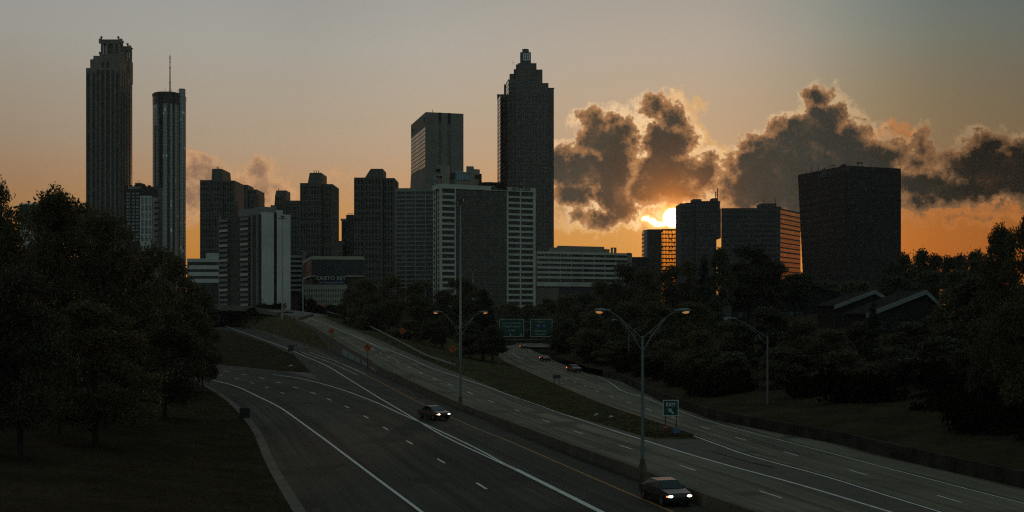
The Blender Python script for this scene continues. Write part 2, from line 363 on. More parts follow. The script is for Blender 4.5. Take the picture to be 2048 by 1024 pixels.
# pixel columns and rows of the photograph turned into places in the world
def X(px, Y): return (px - CX) / F * Y
def Z(py, Y): return H + (HY - py) * Y / F
def corner(px, py, z):
    Y = (z - H) * F / (HY - py); return (X(px, Y), Y)
zA = lambda Y: float(np.interp(Y, [0, 120, 160, 205, 255, 300, 350, 450, 600], [0, 0, .3, 1.1, 2.0, 3.0, 4.0, 6.2, 9]))
zC = lambda Y: float(np.interp(Y, [0, 142, 155, 167, 178, 190, 201, 213, 224, 236, 247, 259, 330, 400, 460, 600], [0, .02, .24, .54, .90, 1.2, 1.55, 1.93, 2.32, 2.78, 3.2, 3.74, 7.2, 10.4, 12.4, 14]))
zD = lambda Y: 0.0
def at(px, py, zf=zD, off=0.):
    lo, hi = 20., 1500.
    for _ in range(60):
        Y = (lo + hi) / 2
        if H - zf(Y) - off - (py - HY) * Y / F > 0: lo = Y
        else: hi = Y
    return (X(px, lo), lo)
def curve(pts, step=2.5):
    """Catmull-Rom through plan points, resampled."""
    p = [Vector(a) for a in pts]; p = [2 * p[0] - p[1]] + p + [2 * p[-1] - p[-2]]; out = []
    for i in range(1, len(p) - 2):
        L = (p[i + 1] - p[i]).length; n = max(2, int(L / step))
        for k in range(n):
            t = k / n
            out.append(.5 * ((2 * p[i]) + (p[i + 1] - p[i - 1]) * t + (2 * p[i - 1] - 5 * p[i] + 4 * p[i + 1] - p[i + 2]) * t * t + (3 * p[i] - p[i - 1] - 3 * p[i + 1] + p[i + 2]) * t ** 3))
    out.append(p[-2]); return out
def ribbon(mb, pts, w, zf, dz):
    v = 0
    L = []
    for i, p in enumerate(pts):
        d = (pts[min(i + 1, len(pts) - 1)] - pts[max(i - 1, 0)]).normalized(); n = Vector((d.y, -d.x)) * w / 2
        L.append((p - n, p + n))
    for (a, b), (c, d) in zip(L, L[1:]):
        mb.face([(a.x, a.y, zf(a.y) + dz), (b.x, b.y, zf(b.y) + dz), (d.x, d.y, zf(d.y) + dz), (c.x, c.y, zf(c.y) + dz)][::-1])
def line(mb, px, w, zf, dz=.012, step=2.5):
    ribbon(mb, curve([at(x, y, zf) for x, y in px], step), w, zf, dz)
def dashes(mb, px, zf, L=3.0, w=.16, dz=.012):
    c = [Vector(at(x, y, zf)) for x, y in px]
    for i, p in enumerate(c):
        d = (c[min(i + 1, len(c) - 1)] - c[max(i - 1, 0)]).normalized()
        ribbon(mb, [p - d * L / 2, p, p + d * L / 2], w, zf, dz)
def sheet(mb, poly, zf, dz, step=4.):
    """Polygon cut into strips of constant Y so that it follows z = zf(Y)."""
    ys = sorted(set([round(p[1], 3) for p in poly] + list(np.arange(min(p[1] for p in poly), max(p[1] for p in poly), step))))
    n = len(poly)
    for y0, y1 in zip(ys, ys[1:]):
        if y1 - y0 < 1e-3: continue
        def cut(y):
            r = []
            for i in range(n):
                a, b = poly[i], poly[(i + 1) % n]
                if (a[1] <= ym < b[1]) or (b[1] <= ym < a[1]): r.append((a[0] + (b[0] - a[0]) * (y - a[1]) / (b[1] - a[1])))
            return sorted(r)
        ym = (y0 + y1) / 2
        lo, hi = cut(y0), cut(y1)
        for k in range(0, len(lo) - 1, 2):
            a, b, c, d = (lo[k], y0), (lo[k + 1], y0), (hi[k + 1], y1), (hi[k], y1)
            mb.face([(p[0], p[1], zf(p[1]) + dz) for p in (a, b, c, d)])
def fY(pts):
    pts = sorted(pts, key=lambda p: p[1]); ys = [p[1] for p in pts]; xs = [p[0] for p in pts]
    def f(Y):
        if Y < ys[0]: return xs[0] + (Y - ys[0]) * (xs[1] - xs[0]) / (ys[1] - ys[0])
        return float(np.interp(Y, ys, xs))
    return f
# ------------------------------------------------------------------ the lie of the land
curb_px = [(405, 767), (442, 788), (472, 810), (499, 838), (522, 868), (546, 920), (570, 962), (604, 1016)]
curb = [at(x, y, zA) for x, y in curb_px]; curb = [(-110, 222), (-72, 207)] + curb
xl = fY(curb)
wall_px = [(591, 637), (634, 656), (672, 679), (697, 694), (735, 715), (761, 733), (812, 756), (900, 796), (1010, 838), (1160, 893), (1284, 936), (1392, 980), (1516, 1022)]
wtop = lambda Y: zC(Y) + .8
wall = [at(x, y, wtop) for x, y in wall_px]; xw = fY(wall)
cr_px = [(640, 632), (690, 652), (760, 680), (860, 724), (948, 759), (1065, 809), (1160, 836), (1263, 866), (1340, 886), (1418, 908), (1480, 925), (1560, 950), (1700, 994)]
cright = [at(x, y, zC) for x, y in cr_px]; xcr = fY(cright)
dl_px = [(1011, 724), (1065, 747), (1118, 771), (1179, 797), (1226, 815), (1326, 848), (1385, 868), (1500, 909), (1640, 947), (1880, 1021)]
dleft = [at(x, y) for x, y in dl_px] + [(-5.2, 345), (-4.5, 395), (1.5, 432)]; xdl = fY(dleft)
rw_px = [(1040, 690), (1070, 703), (1115, 724), (1170, 745), (1240, 762), (1320, 802), (1420, 838), (1540, 863), (1676, 888), (1767, 912), (1902, 944), (2048, 977)]
rwall = [at(x, y) for x, y in rw_px]; xr = fY(rwall)
def sm(t): t = min(1, max(0, t)); return t * t * (3 - 2 * t)
def hg(x, y):
    plain = 13.2 * sm((y - 455) / 60) if x > -60 else 13.2 * sm((y - 475) / 30) if x > -125 else 13.2 * sm((y - 300) / 180)
    if y < 216: lft = xl(y)
    else: lft = -110 - (y - 216) * .1
    if y < 216 and x < lft: h = zA(y) - .75 + 5.5 * sm((lft - x - .8) / 42)
    elif x > (xr(y) if y < 398 else 70): 
        d = x - (xr(y) if y < 398 else 70); h = -.6 + 11.4 * sm((d - 3.2) / 68) + 1.5 * sm((d - 70) / 100)
    else: h = -.5
    if y > 216 and x < -118: h = max(h, zA(min(y, 450)) - .4 + 4 * sm((-118 - x) / 40))
    if y > 800: plain = 13.2
    return max(h, plain if plain > .05 else -9)
def ground():
    xs = sorted(set([-2600, -1800, -1200, -800, -600, -450, -350] + list(range(-300, -120, 15)) + list(np.arange(-120, 120, 3.0)) + list(range(120, 320, 15)) + [350, 450, 600, 800, 1200, 1800, 2600]))
    ys = sorted(set([-250, -150, -50] + list(range(0, 40, 10)) + list(np.arange(40, 240, 4)) + list(range(240, 540, 8)) + [560, 600, 700, 850, 1000, 1300, 1800, 2600]))
    mb = MB(); n = len(xs)
    V = [(x, y, hg(x, y)) for y in ys for x in xs]
    # the sheet dives steeply under the roads right at the kerb and the wall
    mb.v = V
    for j in range(len(ys) - 1):
        for i in range(n - 1):
            a = j * n + i; mb.f.append((a, a + 1, a + n + 1, a + n)); mb.uv.append([(V[k][0], V[k][1]) for k in mb.f[-1]])
    mb.build('ground', 'dirt', kind='structure', smooth=True)
ground()
def slope(name, fa, fb, za, zb, y0, y1, m, nx=5, step=4.):
    """Ruled ground between two plan lines."""
    mb = MB(); ys = list(np.arange(y0, y1, step)) + [y1]
    def p(y, k):
        t = k / nx; t2 = sm(t) * .5 + t * .5
        return (fa(y) * (1 - t) + fb(y) * t, y, za(y) * (1 - t2) + zb(y) * t2)
    for a, b in zip(ys, ys[1:]):
        for k in range(nx): mb.face([p(a, k), p(a, k + 1), p(b, k + 1), p(b, k)])
    return mb.build(name, m, kind='structure', smooth=True)
# left bank
slope('grass_bank', lambda y: xl(y) - 48, lambda y: xl(y) - .75, lambda y: zA(y) + 5.8, lambda y: zA(y) + .16, 30, 214, 'grass', 12)
# roads
def road(name, fa, fb, zf, dz, y0, y1, m):
    mb = MB(); ys = list(np.arange(y0, y1, 4.)) + [y1]; s = 0
    for a, b in zip(ys, ys[1:]):
        mb.face([(fa(a), a, zf(a) + dz), (fb(a), a, zf(a) + dz), (fb(b), b, zf(b) + dz), (fa(b), b, zf(b) + dz)], [(0, a), (fb(a) - fa(a), a), (fb(b) - fa(b), b), (0, b)])
    return mb.build(name, m, kind='structure')
road('road_exit_side', lambda y: xl(y) - .1 if y < 216 else -118, lambda y: xw(y) - .1, zA, 0, 28, 440, 'asphalt')
road('road_centre', lambda y: xw(y) + .1, xcr, zC, 0, 28, 402, 'concrete_road')
slope('grass_median', xcr, xdl, lambda y: zC(y) - .03, lambda y: -.03, 112, 402, 'grass_median', 6)
road('road_median_nose', xcr, xdl, zD, -.02, 28, 112, 'shoulder')
road('road_right', xdl, lambda y: xr(y) if y < 398 else 60, zD, 0, 28, 446, 'concrete_road')
g1 = [at(x, y, zA) for x, y in [(400, 655), (462, 662), (530, 685), (590, 712), (622, 745), (570, 742), (500, 735), (430, 728), (380, 722)]]
mb = MB(); sheet(mb, g1, zA, .05); mb.build('grass_island', 'grass', kind='structure')
def strip3(name, lo, up, n, nx, m):
    """Ground ruled between a lower and an upper line of 3-D points."""
    def res(p):
        d = [0.]
        for a_, b_ in zip(p, p[1:]): d.append(d[-1] + (Vector(b_) - Vector(a_)).length)
        return [Vector([float(np.interp(d[-1] * k / n, d, [q_[c] for q_ in p])) for c in range(3)]) for k in range(n + 1)]
    L, U = res(lo), res(up); mb = MB(); P = lambda i, k: L[i].lerp(U[i], k / nx) + Vector((0, 0, .35 * math.sin(math.pi * k / nx)))
    for i in range(n):
        for k in range(nx): mb.face([P(i, k), P(i + 1, k), P(i + 1, k + 1), P(i, k + 1)])
    return mb.build(name, m, kind='structure', smooth=True)
l3 = lambda px, py, zf, off=0.: (lambda p: (p[0], p[1], zf(p[1]) + off))(at(px, py, zf, off))
p3 = lambda px, py, Y: (X(px, Y), Y, Z(py, Y))
strip3('grass_slope', [l3(x, y, zA, .05) for x, y in [(380, 640), (455, 645), (540, 664), (600, 683), (640, 696), (672, 698)]],
       [p3(380, 620, 470), p3(440, 621, 462), p3(500, 622, 447), p3(560, 629, 424)] + [l3(x, y, zC, .1) for x, y in [(600, 643), (634, 661)]] + [l3(656, 684, zA, 1.2), l3(673, 696, zA, .3)], 28, 6, 'grass_median')
tip = [at(x, y, zA) for x, y in [(570, 743), (622, 746), (642, 763)]]
mb = MB(); sheet(mb, tip, zA, .03); mb.build('road_concrete_nose', 'shoulder', kind='structure')
nose2 = [at(x, y) for x, y in [(1420, 902), (1466, 902), (1552, 936), (1500, 925)]]
mb = MB(); sheet(mb, nose2, zD, .03); mb.build('road_gravel_nose', 'shoulder', kind='structure')
# shoulders of the centre road
road('road_shoulder', lambda y: xcr(y) - 1.7, lambda y: xcr(y) - .02, zC, .006, 60, 400, 'shoulder')
road('road_barrier_strip', lambda y: xw(y) + .3, lambda y: xw(y) + .95, zC, .006, 28, 400, 'shoulder')
# painted lines
mb = MB()
line(mb, [(425, 760), (470, 772), (520, 795), (560, 815), (600, 843), (640, 872), (700, 917), (760, 962), (843, 1024), (930, 1092)], .24, zA)
line(mb, [(545, 749), (600, 757), (670, 775), (740, 800), (800, 827), (860, 853), (920, 881), (968, 905), (1010, 928), (1060, 951)], .2, zA)
line(mb, [(450, 651), (465, 657), (520, 677), (575, 697), (590, 704), (650, 730), (700, 760), (760, 797), (820, 832), (880, 868), (930, 893), (980, 916), (1040, 944)], .2, zA)
line(mb, [(1030, 938), (1100, 973), (1150, 998), (1200, 1023), (1290, 1066)], .42, zA, .016)
line(mb, [(600, 703), (660, 725), (715, 750)], .12, zA); line(mb, [(620, 705), (680, 726), (731, 748)], .12, zA)
dashes(mb, [(441, 750), (473, 757), (504, 766), (534, 775), (565, 786)], zA, 2.4)
dashes(mb, [(453, 743), (488, 749), (524, 756.5), (557, 765), (591, 775), (626, 786), (658.5, 799), (694, 814), (732, 834), (771, 857), (819, 885), (882, 922), (963, 972), (1070, 1040)], zA, 3.0, .19)
cw = [(600, 629), (660, 652), (740, 686), (800, 709), (860, 735), (930, 759), (1000, 783), (1100, 819), (1222, 860), (1400, 915), (1600, 970), (1780, 1024), (1950, 1075)]
line(mb, cw[:9], .15, zC); line(mb, cw[8:], .24, zC, .016)
dashes(mb, [(745.6, 698), (761, 707), (777, 715), (796, 725), (818, 735), (842, 746), (870, 758), (900, 770), (940, 786), (982, 803), (1035, 821), (1092, 842), (1157, 865), (1253, 895), (1375, 936), (1541, 989), (1740, 1052)], zC, 3.2, .17)
line(mb, [(583, 636), (605, 633.5), (632, 631)], .5, zC)
line(mb, [(1385, 871), (1440, 891), (1500, 912), (1640, 950), (1760, 987), (1880, 1024), (2000, 1060)], .2, zD)
line(mb, [(1025, 707), (1035, 713), (1047, 719)], .2, zD)
line(mb, [(1196, 753), (1220, 765), (1245, 782), (1290, 795), (1340, 815), (1420, 843), (1560, 880), (1800, 943), (2048, 1007), (2200, 1045)], .13, zD)
dashes(mb, [(1131, 757), (1149, 764), (1171, 772), (1194, 782), (1223, 793), (1258, 805), (1298, 819), (1350, 837), (1410, 856), (1482, 877.5), (1581.5, 907.5), (1716, 945), (1899, 998)], zD, 3.0, .15)
mb.build('road_marking_white', 'paint_white', kind='structure')
mb = MB()
line(mb, [(480, 648), (560, 676), (640, 706), (690, 731), (735, 752), (800, 785), (860, 815), (930, 847), (1000, 875), (1100, 918), (1200, 962), (1340, 1022), (1450, 1068)], .14, zA)
ribbon(mb, curve([(xw(y) + 1.0, y) for y in range(60, 400, 12)]), .13, zC, .014)
ribbon(mb, curve([(xdl(y) + .15, y) for y in range(124, 400, 12)]), .12, zD, .014)
mb.build('road_marking_yellow', 'paint_yellow', kind='structure')
# kerb along the bank
mb = MB(); c = curve([(xl(y), y) for y in [30, 60] + [p[1] for p in curb[::-1] if p[1] < 200]], 2.)
for p, q in zip(c, c[1:]):
    for (a0, a1, z0, z1) in ((-.75, 0., .0, .17),):
        d = (q - p).normalized(); n = Vector((d.y, -d.x)) 
        A_, B_, C_, D_ = p + n * a0, p + n * a1, q + n * a1, q + n * a0
        mb.face([(*A_, zA(p.y) + z1), (*B_, zA(p.y) + z1), (*C_, zA(q.y) + z1), (*D_, zA(q.y) + z1)]); mb.face([(*B_, zA(p.y)), (*C_, zA(q.y)), (*C_, zA(q.y) + z1), (*B_, zA(p.y) + z1)])
mb.build('kerb', 'concrete', kind='structure')
# barrier wall between the exit side and the centre road
def wall_strip(name, f, zb, zt, y0, y1, th, m, label, step=3.):
    mb = MB(); ys = list(np.arange(y0, y1, step)) + [y1]; q = [(f(y), y) for y in ys]
    for (a, b) in zip(q, q[1:]):
        for sgn in (-1, 1):
            e = [(a[0] + sgn * th / 2, a[1], zb(a[1])), (b[0] + sgn * th / 2, b[1], zb(b[1])), (b[0] + sgn * th / 2, b[1], zt(b[1])), (a[0] + sgn * th / 2, a[1], zt(a[1]))]
            mb.face(e if sgn < 0 else e[::-1], [(a[1], 0), (b[1], 0), (b[1], 1), (a[1], 1)])
        mb.face([(a[0] - th / 2, a[1], zt(a[1])), (a[0] + th / 2, a[1], zt(a[1])), (b[0] + th / 2, b[1], zt(b[1])), (b[0] - th / 2, b[1], zt(b[1]))])
    for a, k in ((q[0], 1), (q[-1], -1)):
        mb.face([(a[0] - th / 2, a[1], zb(a[1])), (a[0] + th / 2, a[1], zb(a[1])), (a[0] + th / 2, a[1], zt(a[1])), (a[0] - th / 2, a[1], zt(a[1]))][::k])
    o = mb.build(name, m); tag(o, label, 'wall'); return o
bw = wall_strip('barrier_wall', xw, lambda y: zA(y) - .5, wtop, 28, 400, .5, 'barrier_concrete', 'stained brown concrete barrier wall between the exit lanes and the higher centre road')
for px, wpx in ((684, 9), (697, 13), (709, 5), (722, 6), (741, 10)):      # painted-over patches on the wall
    c0, c1 = at(px - wpx / 2, 0 + np.interp(px, [671, 697, 761], [682, 697, 735]), wtop)[1], at(px + wpx / 2, np.interp(px + wpx / 2, [671, 697, 761], [684, 700, 737]), wtop)[1]
    y0, y1 = min(c0, c1), max(c0, c1) + 2.
    m2 = MB()
    m2.face([(xw(y0) - .262, y0, zA(y0) + .1), (xw(y0) - .262, y0, wtop(y0) - .9), (xw(y1) - .262, y1, wtop(y1) - .9), (xw(y1) - .262, y1, zA(y1) + .1)])
    m2.build('paint_patch', mat('patch_blue', (.16, .20, .215), .8, var=.5, scale=1.2), bw)
wall_strip('retaining_wall', lambda y: xr(y) + .2, lambda y: -.3, lambda y: 1.12, 30, 218, .4, mat('stained_concrete', (.040, .035, .028), .95, spec=.03, var=.7, scale=.5), 'low weathered concrete retaining wall along the right road under the dark wooded bank')
slope('grass_bank', lambda y: xr(y) + .35, lambda y: xr(y) + 75, lambda y: 1.08, lambda y: 12.2, 30, 300, 'grass', 12)
# ------------------------------------------------------------------ buildings
GZ = 12.5          # street level downtown
def para(L, M, Rr): return [L, M, Rr, (L[0] + Rr[0] - M[0], L[1] + Rr[1] - M[1])]
def flen(A, B): return math.hypot(B[0] - A[0], B[1] - A[1])
def lerp2(A, B, t): return (A[0] + (B[0] - A[0]) * t, A[1] + (B[1] - A[1]) * t)
def upx(A, B, px):
    """Metres along the face A->B at the photo column px."""
    k = (px - CX) / F; dx, dy = B[0] - A[0], B[1] - A[1]
    return (k * A[1] - A[0]) / (dx - k * dy) * flen(A, B)
def cells(root, name, m, A, B, cols, rows, d0=-.3, d1=.06, cap=100):
    """Each opening of a facade as its own object; beyond the cap the rest of them is one."""
    todo = [(c, r) for r in rows for c in cols]
    for (c, r) in todo[:cap]:
        mb = MB(); mb.panel(A, B, c[0], c[1], r[0], r[1], d0, d1); mb.build(name, m, root)
    if len(todo) > cap:
        mb = MB()
        for (c, r) in todo[cap:]: mb.panel(A, B, c[0], c[1], r[0], r[1], d0, d1)
        mb.build(name, m, root, kind='stuff')
def even(a, b, n, fill): 
    w = (b - a) / n; return [(a + w * (i + (1 - fill) / 2), a + w * (i + (1 + fill) / 2)) for i in range(n)]
def mast(root, x, y, z, h, r=.25, name='antenna'):
    mb = MB(); mb.tube([(x, y, z), (x, y, z + h)], r, 5, r * .5); mb.build(name, 'dark_metal', root)
def base_of(pts): return (sum(p[0] for p in pts) / len(pts), sum(p[1] for p in pts) / len(pts), GZ - 1)
facade_mat('stone_tower', (.145, .135, .115), (.085, .08, .07), 4.2, 3.9, .2)
glass_mat('glass_stone', (.018, .02, .022), (.05, .047, .042), 1.6, 3.9, .14, .3, blind=.1, spec=.12)
facade_mat('concrete_grid', (.098, .093, .080), (.05, .048, .042), 1.5, 3.7, .12)
glass_mat('glass_slot', (.008, .008, .008), (.085, .08, .07), 1.9, 8., .5, .4, blind=.08, spec=.1)
facade_mat('pale_panel', (.44, .45, .41), (.36, .37, .34), 3., 3., .06, var=.06)
facade_mat('altitude_concrete', (.42, .43, .37), (.30, .31, .27), 6., 2.72, .05, var=.08)
glass_mat('glass_office', (.016, .019, .019), (.07, .07, .06), 1.05, 3.0, .1, .2, blind=.22, spec=.2)
glass_mat('glass_brown', (.02, .025, .024), (.085, .082, .068), 1.05, 3.0, .12, .25, blind=.3, spec=.4)
mat('brown_band', (.088, .078, .060), .9, var=.2); mat('dark_brick', (.030, .027, .025), .9, var=.25, scale=.3); mat('roof_dark', (.022, .02, .018), .95, spec=.05, var=.3)
mat('dark_frame', (.025, .027, .027), .6, var=.2); mat('tan_concrete', (.20, .185, .15), .9, var=.15, scale=.15); mat('beige_band', (.36, .32, .23), .85, var=.15)

# --- tall stone tower with two columned crowns
Y0 = 1090.; A, B = (X(172, Y0), Y0), (X(240, Y0), Y0); DEP = 36
t = thing('stone_tower', 'tall dark stone office tower with two columned crowns and ball finials on its roof', 'tower', (A[0], Y0, GZ - 1))
mb = MB()
zt = Z(136, Y0)
mb.box(A[0], B[0], Y0, Y0 + DEP - 12, GZ - 1, zt); mb.box(A[0] + .2, B[0] - .2, Y0 + DEP - 12, Y0 + DEP, GZ - 1, zt - 9)
mb.box(X(181, Y0), X(239, Y0), Y0 - .9, Y0 + DEP - 16, GZ - 1, Z(119, Y0)); mb.box(X(186, Y0), X(238, Y0), Y0 + 1, Y0 + 20, zt, Z(111, Y0))
for k in range(1, 5): mb.box(B[0] - .1, B[0] + .5, Y0 + k * 7 - 1.2, Y0 + k * 7 + 1.2, GZ - 1, zt - (0 if k < 4 else 9))
mb.build('wall', 'stone_tower', t)
A1, B1 = (A[0], Y0 - .9), (B[0], Y0 - .9)
for a, b in ((184.6, 190.5), (193.5, 198.2), (202, 208.8), (212, 219.4), (223, 228.2), (231.5, 237.3)):
    mb = MB(); mb.panel(A1, B1, upx(A1, B1, a), upx(A1, B1, b), GZ + 4, Z(140 if 193 < a < 230 else 146, Y0), -.3, .15); mb.build('window_strip', 'glass_stone', t)
    if 200 < a < 222:
        mb = MB(); mb.panel(A1, B1, upx(A1, B1, a + .8), upx(A1, B1, b - .8), Z(135, Y0), Z(124, Y0), -.3, .15); mb.build('arched_window', 'glass_stone', t)
mb = MB(); mb.panel(A, B, upx(A, B, 174), upx(A, B, 179.5), GZ + 4, Z(145, Y0), -.3, .15); mb.build('window_strip', 'glass_stone', t)
SA, SB = (B[0], Y0), (B[0], Y0 + DEP)
for k in range(5):
    mb = MB(); mb.panel(SA, SB, k * 7 + 1.6, k * 7 + 5.4, GZ + 4, zt - (5 if k < 4 else 14), -.3, .1); mb.build('window_strip', 'glass_stone', t)
for pxx, pyy in ((190, 118), (236, 121)):
    mb = MB(); mb.ball((X(pxx, Y0), Y0 + 2, Z(pyy + 1, Y0)), 2.5, 2.5, 3.2, half=True); mb.build('dome', 'stone_tower', t, smooth=True)
cxm = (X(197, Y0) + X(239, Y0)) / 2; cw_ = (X(239, Y0) - X(197, Y0)) / 2
for yy, sc in ((Y0 + 4, 1.), (Y0 + 32, .92)):
    z0, z1, z2, z3 = Z(112, Y0) - .5, Z(107, Y0), Z(85, Y0), Z(79, Y0)
    mb = MB(); w = cw_ * sc
    mb.box(cxm - w, cxm + w, yy - 1, yy + 9, z0 - (18 if sc < 1 else 0), z1); mb.box(cxm - w * .93, cxm + w * .93, yy, yy + 8.6, z2, z3); mb.box(cxm - w * .5, cxm + w * .5, yy + 3.5, yy + 5.5, z1, z2)
    mb.box(cxm - w * 1.02, cxm + w * 1.02, yy - .6, yy + 9.2, z3, z3 + .9)
    for s in (-1, 1): mb.box(cxm + s * w * .97 - w * .12, cxm + s * w * .97 + w * .12, yy - .8, yy + 2, z3 - 2.5, z3 + 1.6); mb.box(cxm + s * w * .97 - w * .12, cxm + s * w * .97 + w * .12, yy - .8, yy + 2, z1, z1 + 2.2)
    mb.build('crown', 'stone_tower', t)
    for s in (-.84, -.34, .34, .84):
        for yk in (yy + .8, yy + 7.8):
            mb = MB(); mb.tube([(cxm + s * w, yk, z1), (cxm + s * w, yk, z2)], w * .12, 8); mb.build('column', 'stone_tower', t)
    for s in (-.9, .72):
        mb = MB(); mb.ball((cxm + s * w, yy + 1, z3 + 3.1), 1.15); mb.tube([(cxm + s * w, yy + 1, z3), (cxm + s * w, yy + 1, z3 + 2.4)], .5, 6); mb.build('finial', 'stone_tower', t, smooth=True)

# --- round glass hotel tower
glass_mat('glass_round', (.16, .20, .20), (.03, .035, .034), 1.9, 3.4, .16, .14, .85, blind=.06, wob=.015)
Y0 = 1150.; rr = (X(364, Y0) - X(306, Y0)) / 2; xc = X(335, Y0 + rr)
t = thing('round_hotel_tower', 'round dark glass hotel tower with a tall roof antenna and an outside lift shaft', 'tower', (xc, Y0 + rr, GZ - 1))
def cyl(mb, cx, cy, r, z0, z1, n=40):
    pts = [(cx + r * math.cos(2 * math.pi * k / n), cy + r * math.sin(2 * math.pi * k / n)) for k in range(n)]; mb.prism(pts, z0, z1)
mb = MB(); cyl(mb, xc, Y0 + rr, rr, GZ - 1, Z(207, Y0)); mb.build('glass_shaft', 'glass_round', t, smooth=False)
mb = MB(); cyl(mb, xc, Y0 + rr, rr * 1.003, Z(206.5, Y0), Z(189, Y0)); mb.build('restaurant_band', mat('band_dark', (.012, .014, .014), .3, var=.1), t)
mb = MB(); cyl(mb, xc, Y0 + rr, rr * 1.03, Z(189, Y0), Z(184.5, Y0)); cyl(mb, xc, Y0 + rr, rr * .93, Z(184.5, Y0), Z(182.5, Y0)); cyl(mb, xc + 2, Y0 + rr, rr * .55, Z(182.5, Y0), Z(180.5, Y0)); mb.build('roof', 'dark_frame', t)
mb = MB(); xs_ = X(362.5, Y0 - 4); cyl(mb, xs_, Y0 - 1, X(369, Y0) - X(362.5, Y0), GZ - 1, Z(178.5, Y0), 20); mb.build('lift_shaft', 'glass_round', t)
mb = MB(); cyl(mb, X(366.5, Y0 + 12), Y0 + 12, X(372, Y0) - X(366.5, Y0), GZ - 1, Z(189, Y0), 20); cyl(mb, X(366.5, Y0 + 12), Y0 + 12, (X(372, Y0) - X(366.5, Y0)) * 1.12, Z(198, Y0), Z(190, Y0), 20); mb.build('lift_shaft', 'glass_round', t)
for k in (-.62, -.18, .34):
    mb = MB(); an = math.asin(k); xx, yy = xc + rr * math.sin(an), Y0 + rr - rr * math.cos(an); ux, uy = math.cos(an), math.sin(an)
    mb.panel((xx - ux * 1.3, yy - uy * 1.3), (xx + ux * 1.3, yy + uy * 1.3), 0, 2.6, GZ, Z(208 if k > -.5 else 250, Y0), -1., .25); mb.build('reflection_band', 'band_dark', t)  # dark strips painted as reflections on the round glass
mb = MB(); xa = X(340, Y0 + rr); mb.tube([(xa, Y0 + rr, Z(183, Y0)), (xa, Y0 + rr, Z(140, Y0)), (xa, Y0 + rr, Z(103, Y0))], [.75, .6, .3], 6)
for py_ in (108, 112, 118, 130, 160): mb.tube([(xa - .9, Y0 + rr, Z(py_, Y0)), (xa + .9, Y0 + rr, Z(py_, Y0))], .4, 5)
mb.build('antenna', 'dark_metal', t)
for k in range(7): mast(t, xc + rr * (-.6 + .22 * k), Y0 + rr, Z(182.5, Y0), 2.5 + (k * 7 % 5), .2, 'roof_aerial')

# --- dark brick apartment block with white frame and name on the parapet
Y0 = 700.; zt = Z(373, Y0)
Lc, Mc = (X(249, Y0), Y0), (X(304, Y0), Y0); Rc = (X(316, Y0 + 17), Y0 + 17)
t = thing('apartment_block', 'dark brick apartment block with a pale framed bay and ASCENT on its parapet', 'building', base_of([Lc, Mc]))
fp = para(Lc, Mc, Rc)
mb = MB(); mb.prism(fp, GZ - 1, zt)
for k in range(6): a = lerp2(Lc, Mc, k / 6 + .02); mb.panel(Lc, Mc, k / 6 * 16 + .2, k / 6 * 16 + 1.6, zt, zt + .8, -2, 0)
mb.build('wall', 'dark_brick', t)
mb = MB(); mb.box(X(270, Y0 + 5), X(283, Y0 + 5), Y0 + 5, Y0 + 12, zt, Z(366, Y0 + 5)); mb.build('roof_housing', 'dark_brick', t)
for k in (272, 277, 280): mast(t, X(k, Y0 + 6), Y0 + 6, Z(366, Y0 + 6), 1.6, .14)
glass_mat('glass_apartment', (.05, .075, .075), (.04, .045, .045), 1.1, 3.4, .14, .12, .0, blind=.75, spec=.9)
rows = even(Z(484, Y0), Z(377, Y0), 16, .62)[:-1]
cells(t, 'window', 'glass_apartment', Lc, Mc, [(upx(Lc, Mc, a), upx(Lc, Mc, b)) for a, b in ((253, 261), (264, 269.5), (272, 277.5))], rows, -.3, .05)
mb = MB(); fz = Z(392, Y0); a0, a1 = upx(Lc, Mc, 281), upx(Lc, Mc, 304)
mb.panel(Lc, Mc, a0, a1, GZ - 1, fz, -.2, 1.2); mb.build('pale_bay', 'altitude_concrete', t)
bayA = (Lc[0], Lc[1] - 1.2); bayB = (Mc[0], Mc[1] - 1.2)
cells(t, 'bay_window', 'glass_apartment', bayA, bayB, [(upx(Lc, Mc, a), upx(Lc, Mc, b)) for a, b in ((283.5, 288.8), (291.3, 297), (299, 303))], even(Z(484, Y0), Z(394, Y0), 6, .84), -.3, .05)
mb = MB(); mb.panel(Mc, Rc, 1., flen(Mc, Rc) - 1, GZ, Z(393, Y0), -.2, .25); mb.build('side_wall', mat('sunlit_render', (.34, .30, .26), .8, var=.1), t)  # side wall paler and warmer: low sunlight put into its colour
for k in range(8):
    mb = MB(); z_ = Z(402 + k * 11.5, Y0); mb.panel(Mc, Rc, 5, 14, z_, z_ + .25, -.2, 2.2)
    for j in range(7): mb.panel(Mc, Rc, 5 + j * 1.5, 5.08 + j * 1.5, z_ + .25, z_ + 1.3, 2.0, 2.1)
    mb.panel(Mc, Rc, 5, 14, z_ + 1.25, z_ + 1.35, 2.0, 2.15); mb.build('balcony', 'dark_frame', t)
text('ASCENT', t, 2.1, ((X(269.5, Y0)), Y0 - .25, Z(376, Y0)), m='sign_white')
Y1 = 735.; t = thing('apartment_slab', 'narrow grey slab building with a sunlit edge beside the dark brick apartment block', 'building', (X(320, Y1), Y1, GZ - 1))
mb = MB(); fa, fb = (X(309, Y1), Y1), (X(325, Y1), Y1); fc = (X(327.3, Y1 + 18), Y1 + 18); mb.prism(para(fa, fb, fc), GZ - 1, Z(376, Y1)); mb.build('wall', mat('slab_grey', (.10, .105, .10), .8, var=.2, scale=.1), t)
mb = MB(); mb.panel(fb, fc, .3, flen(fb, fc) - .3, GZ, Z(376.5, Y1), -.2, .15); mb.build('side_wall', 'sunlit_render', t)  # edge face lighter than the front, sunlight put into the colour
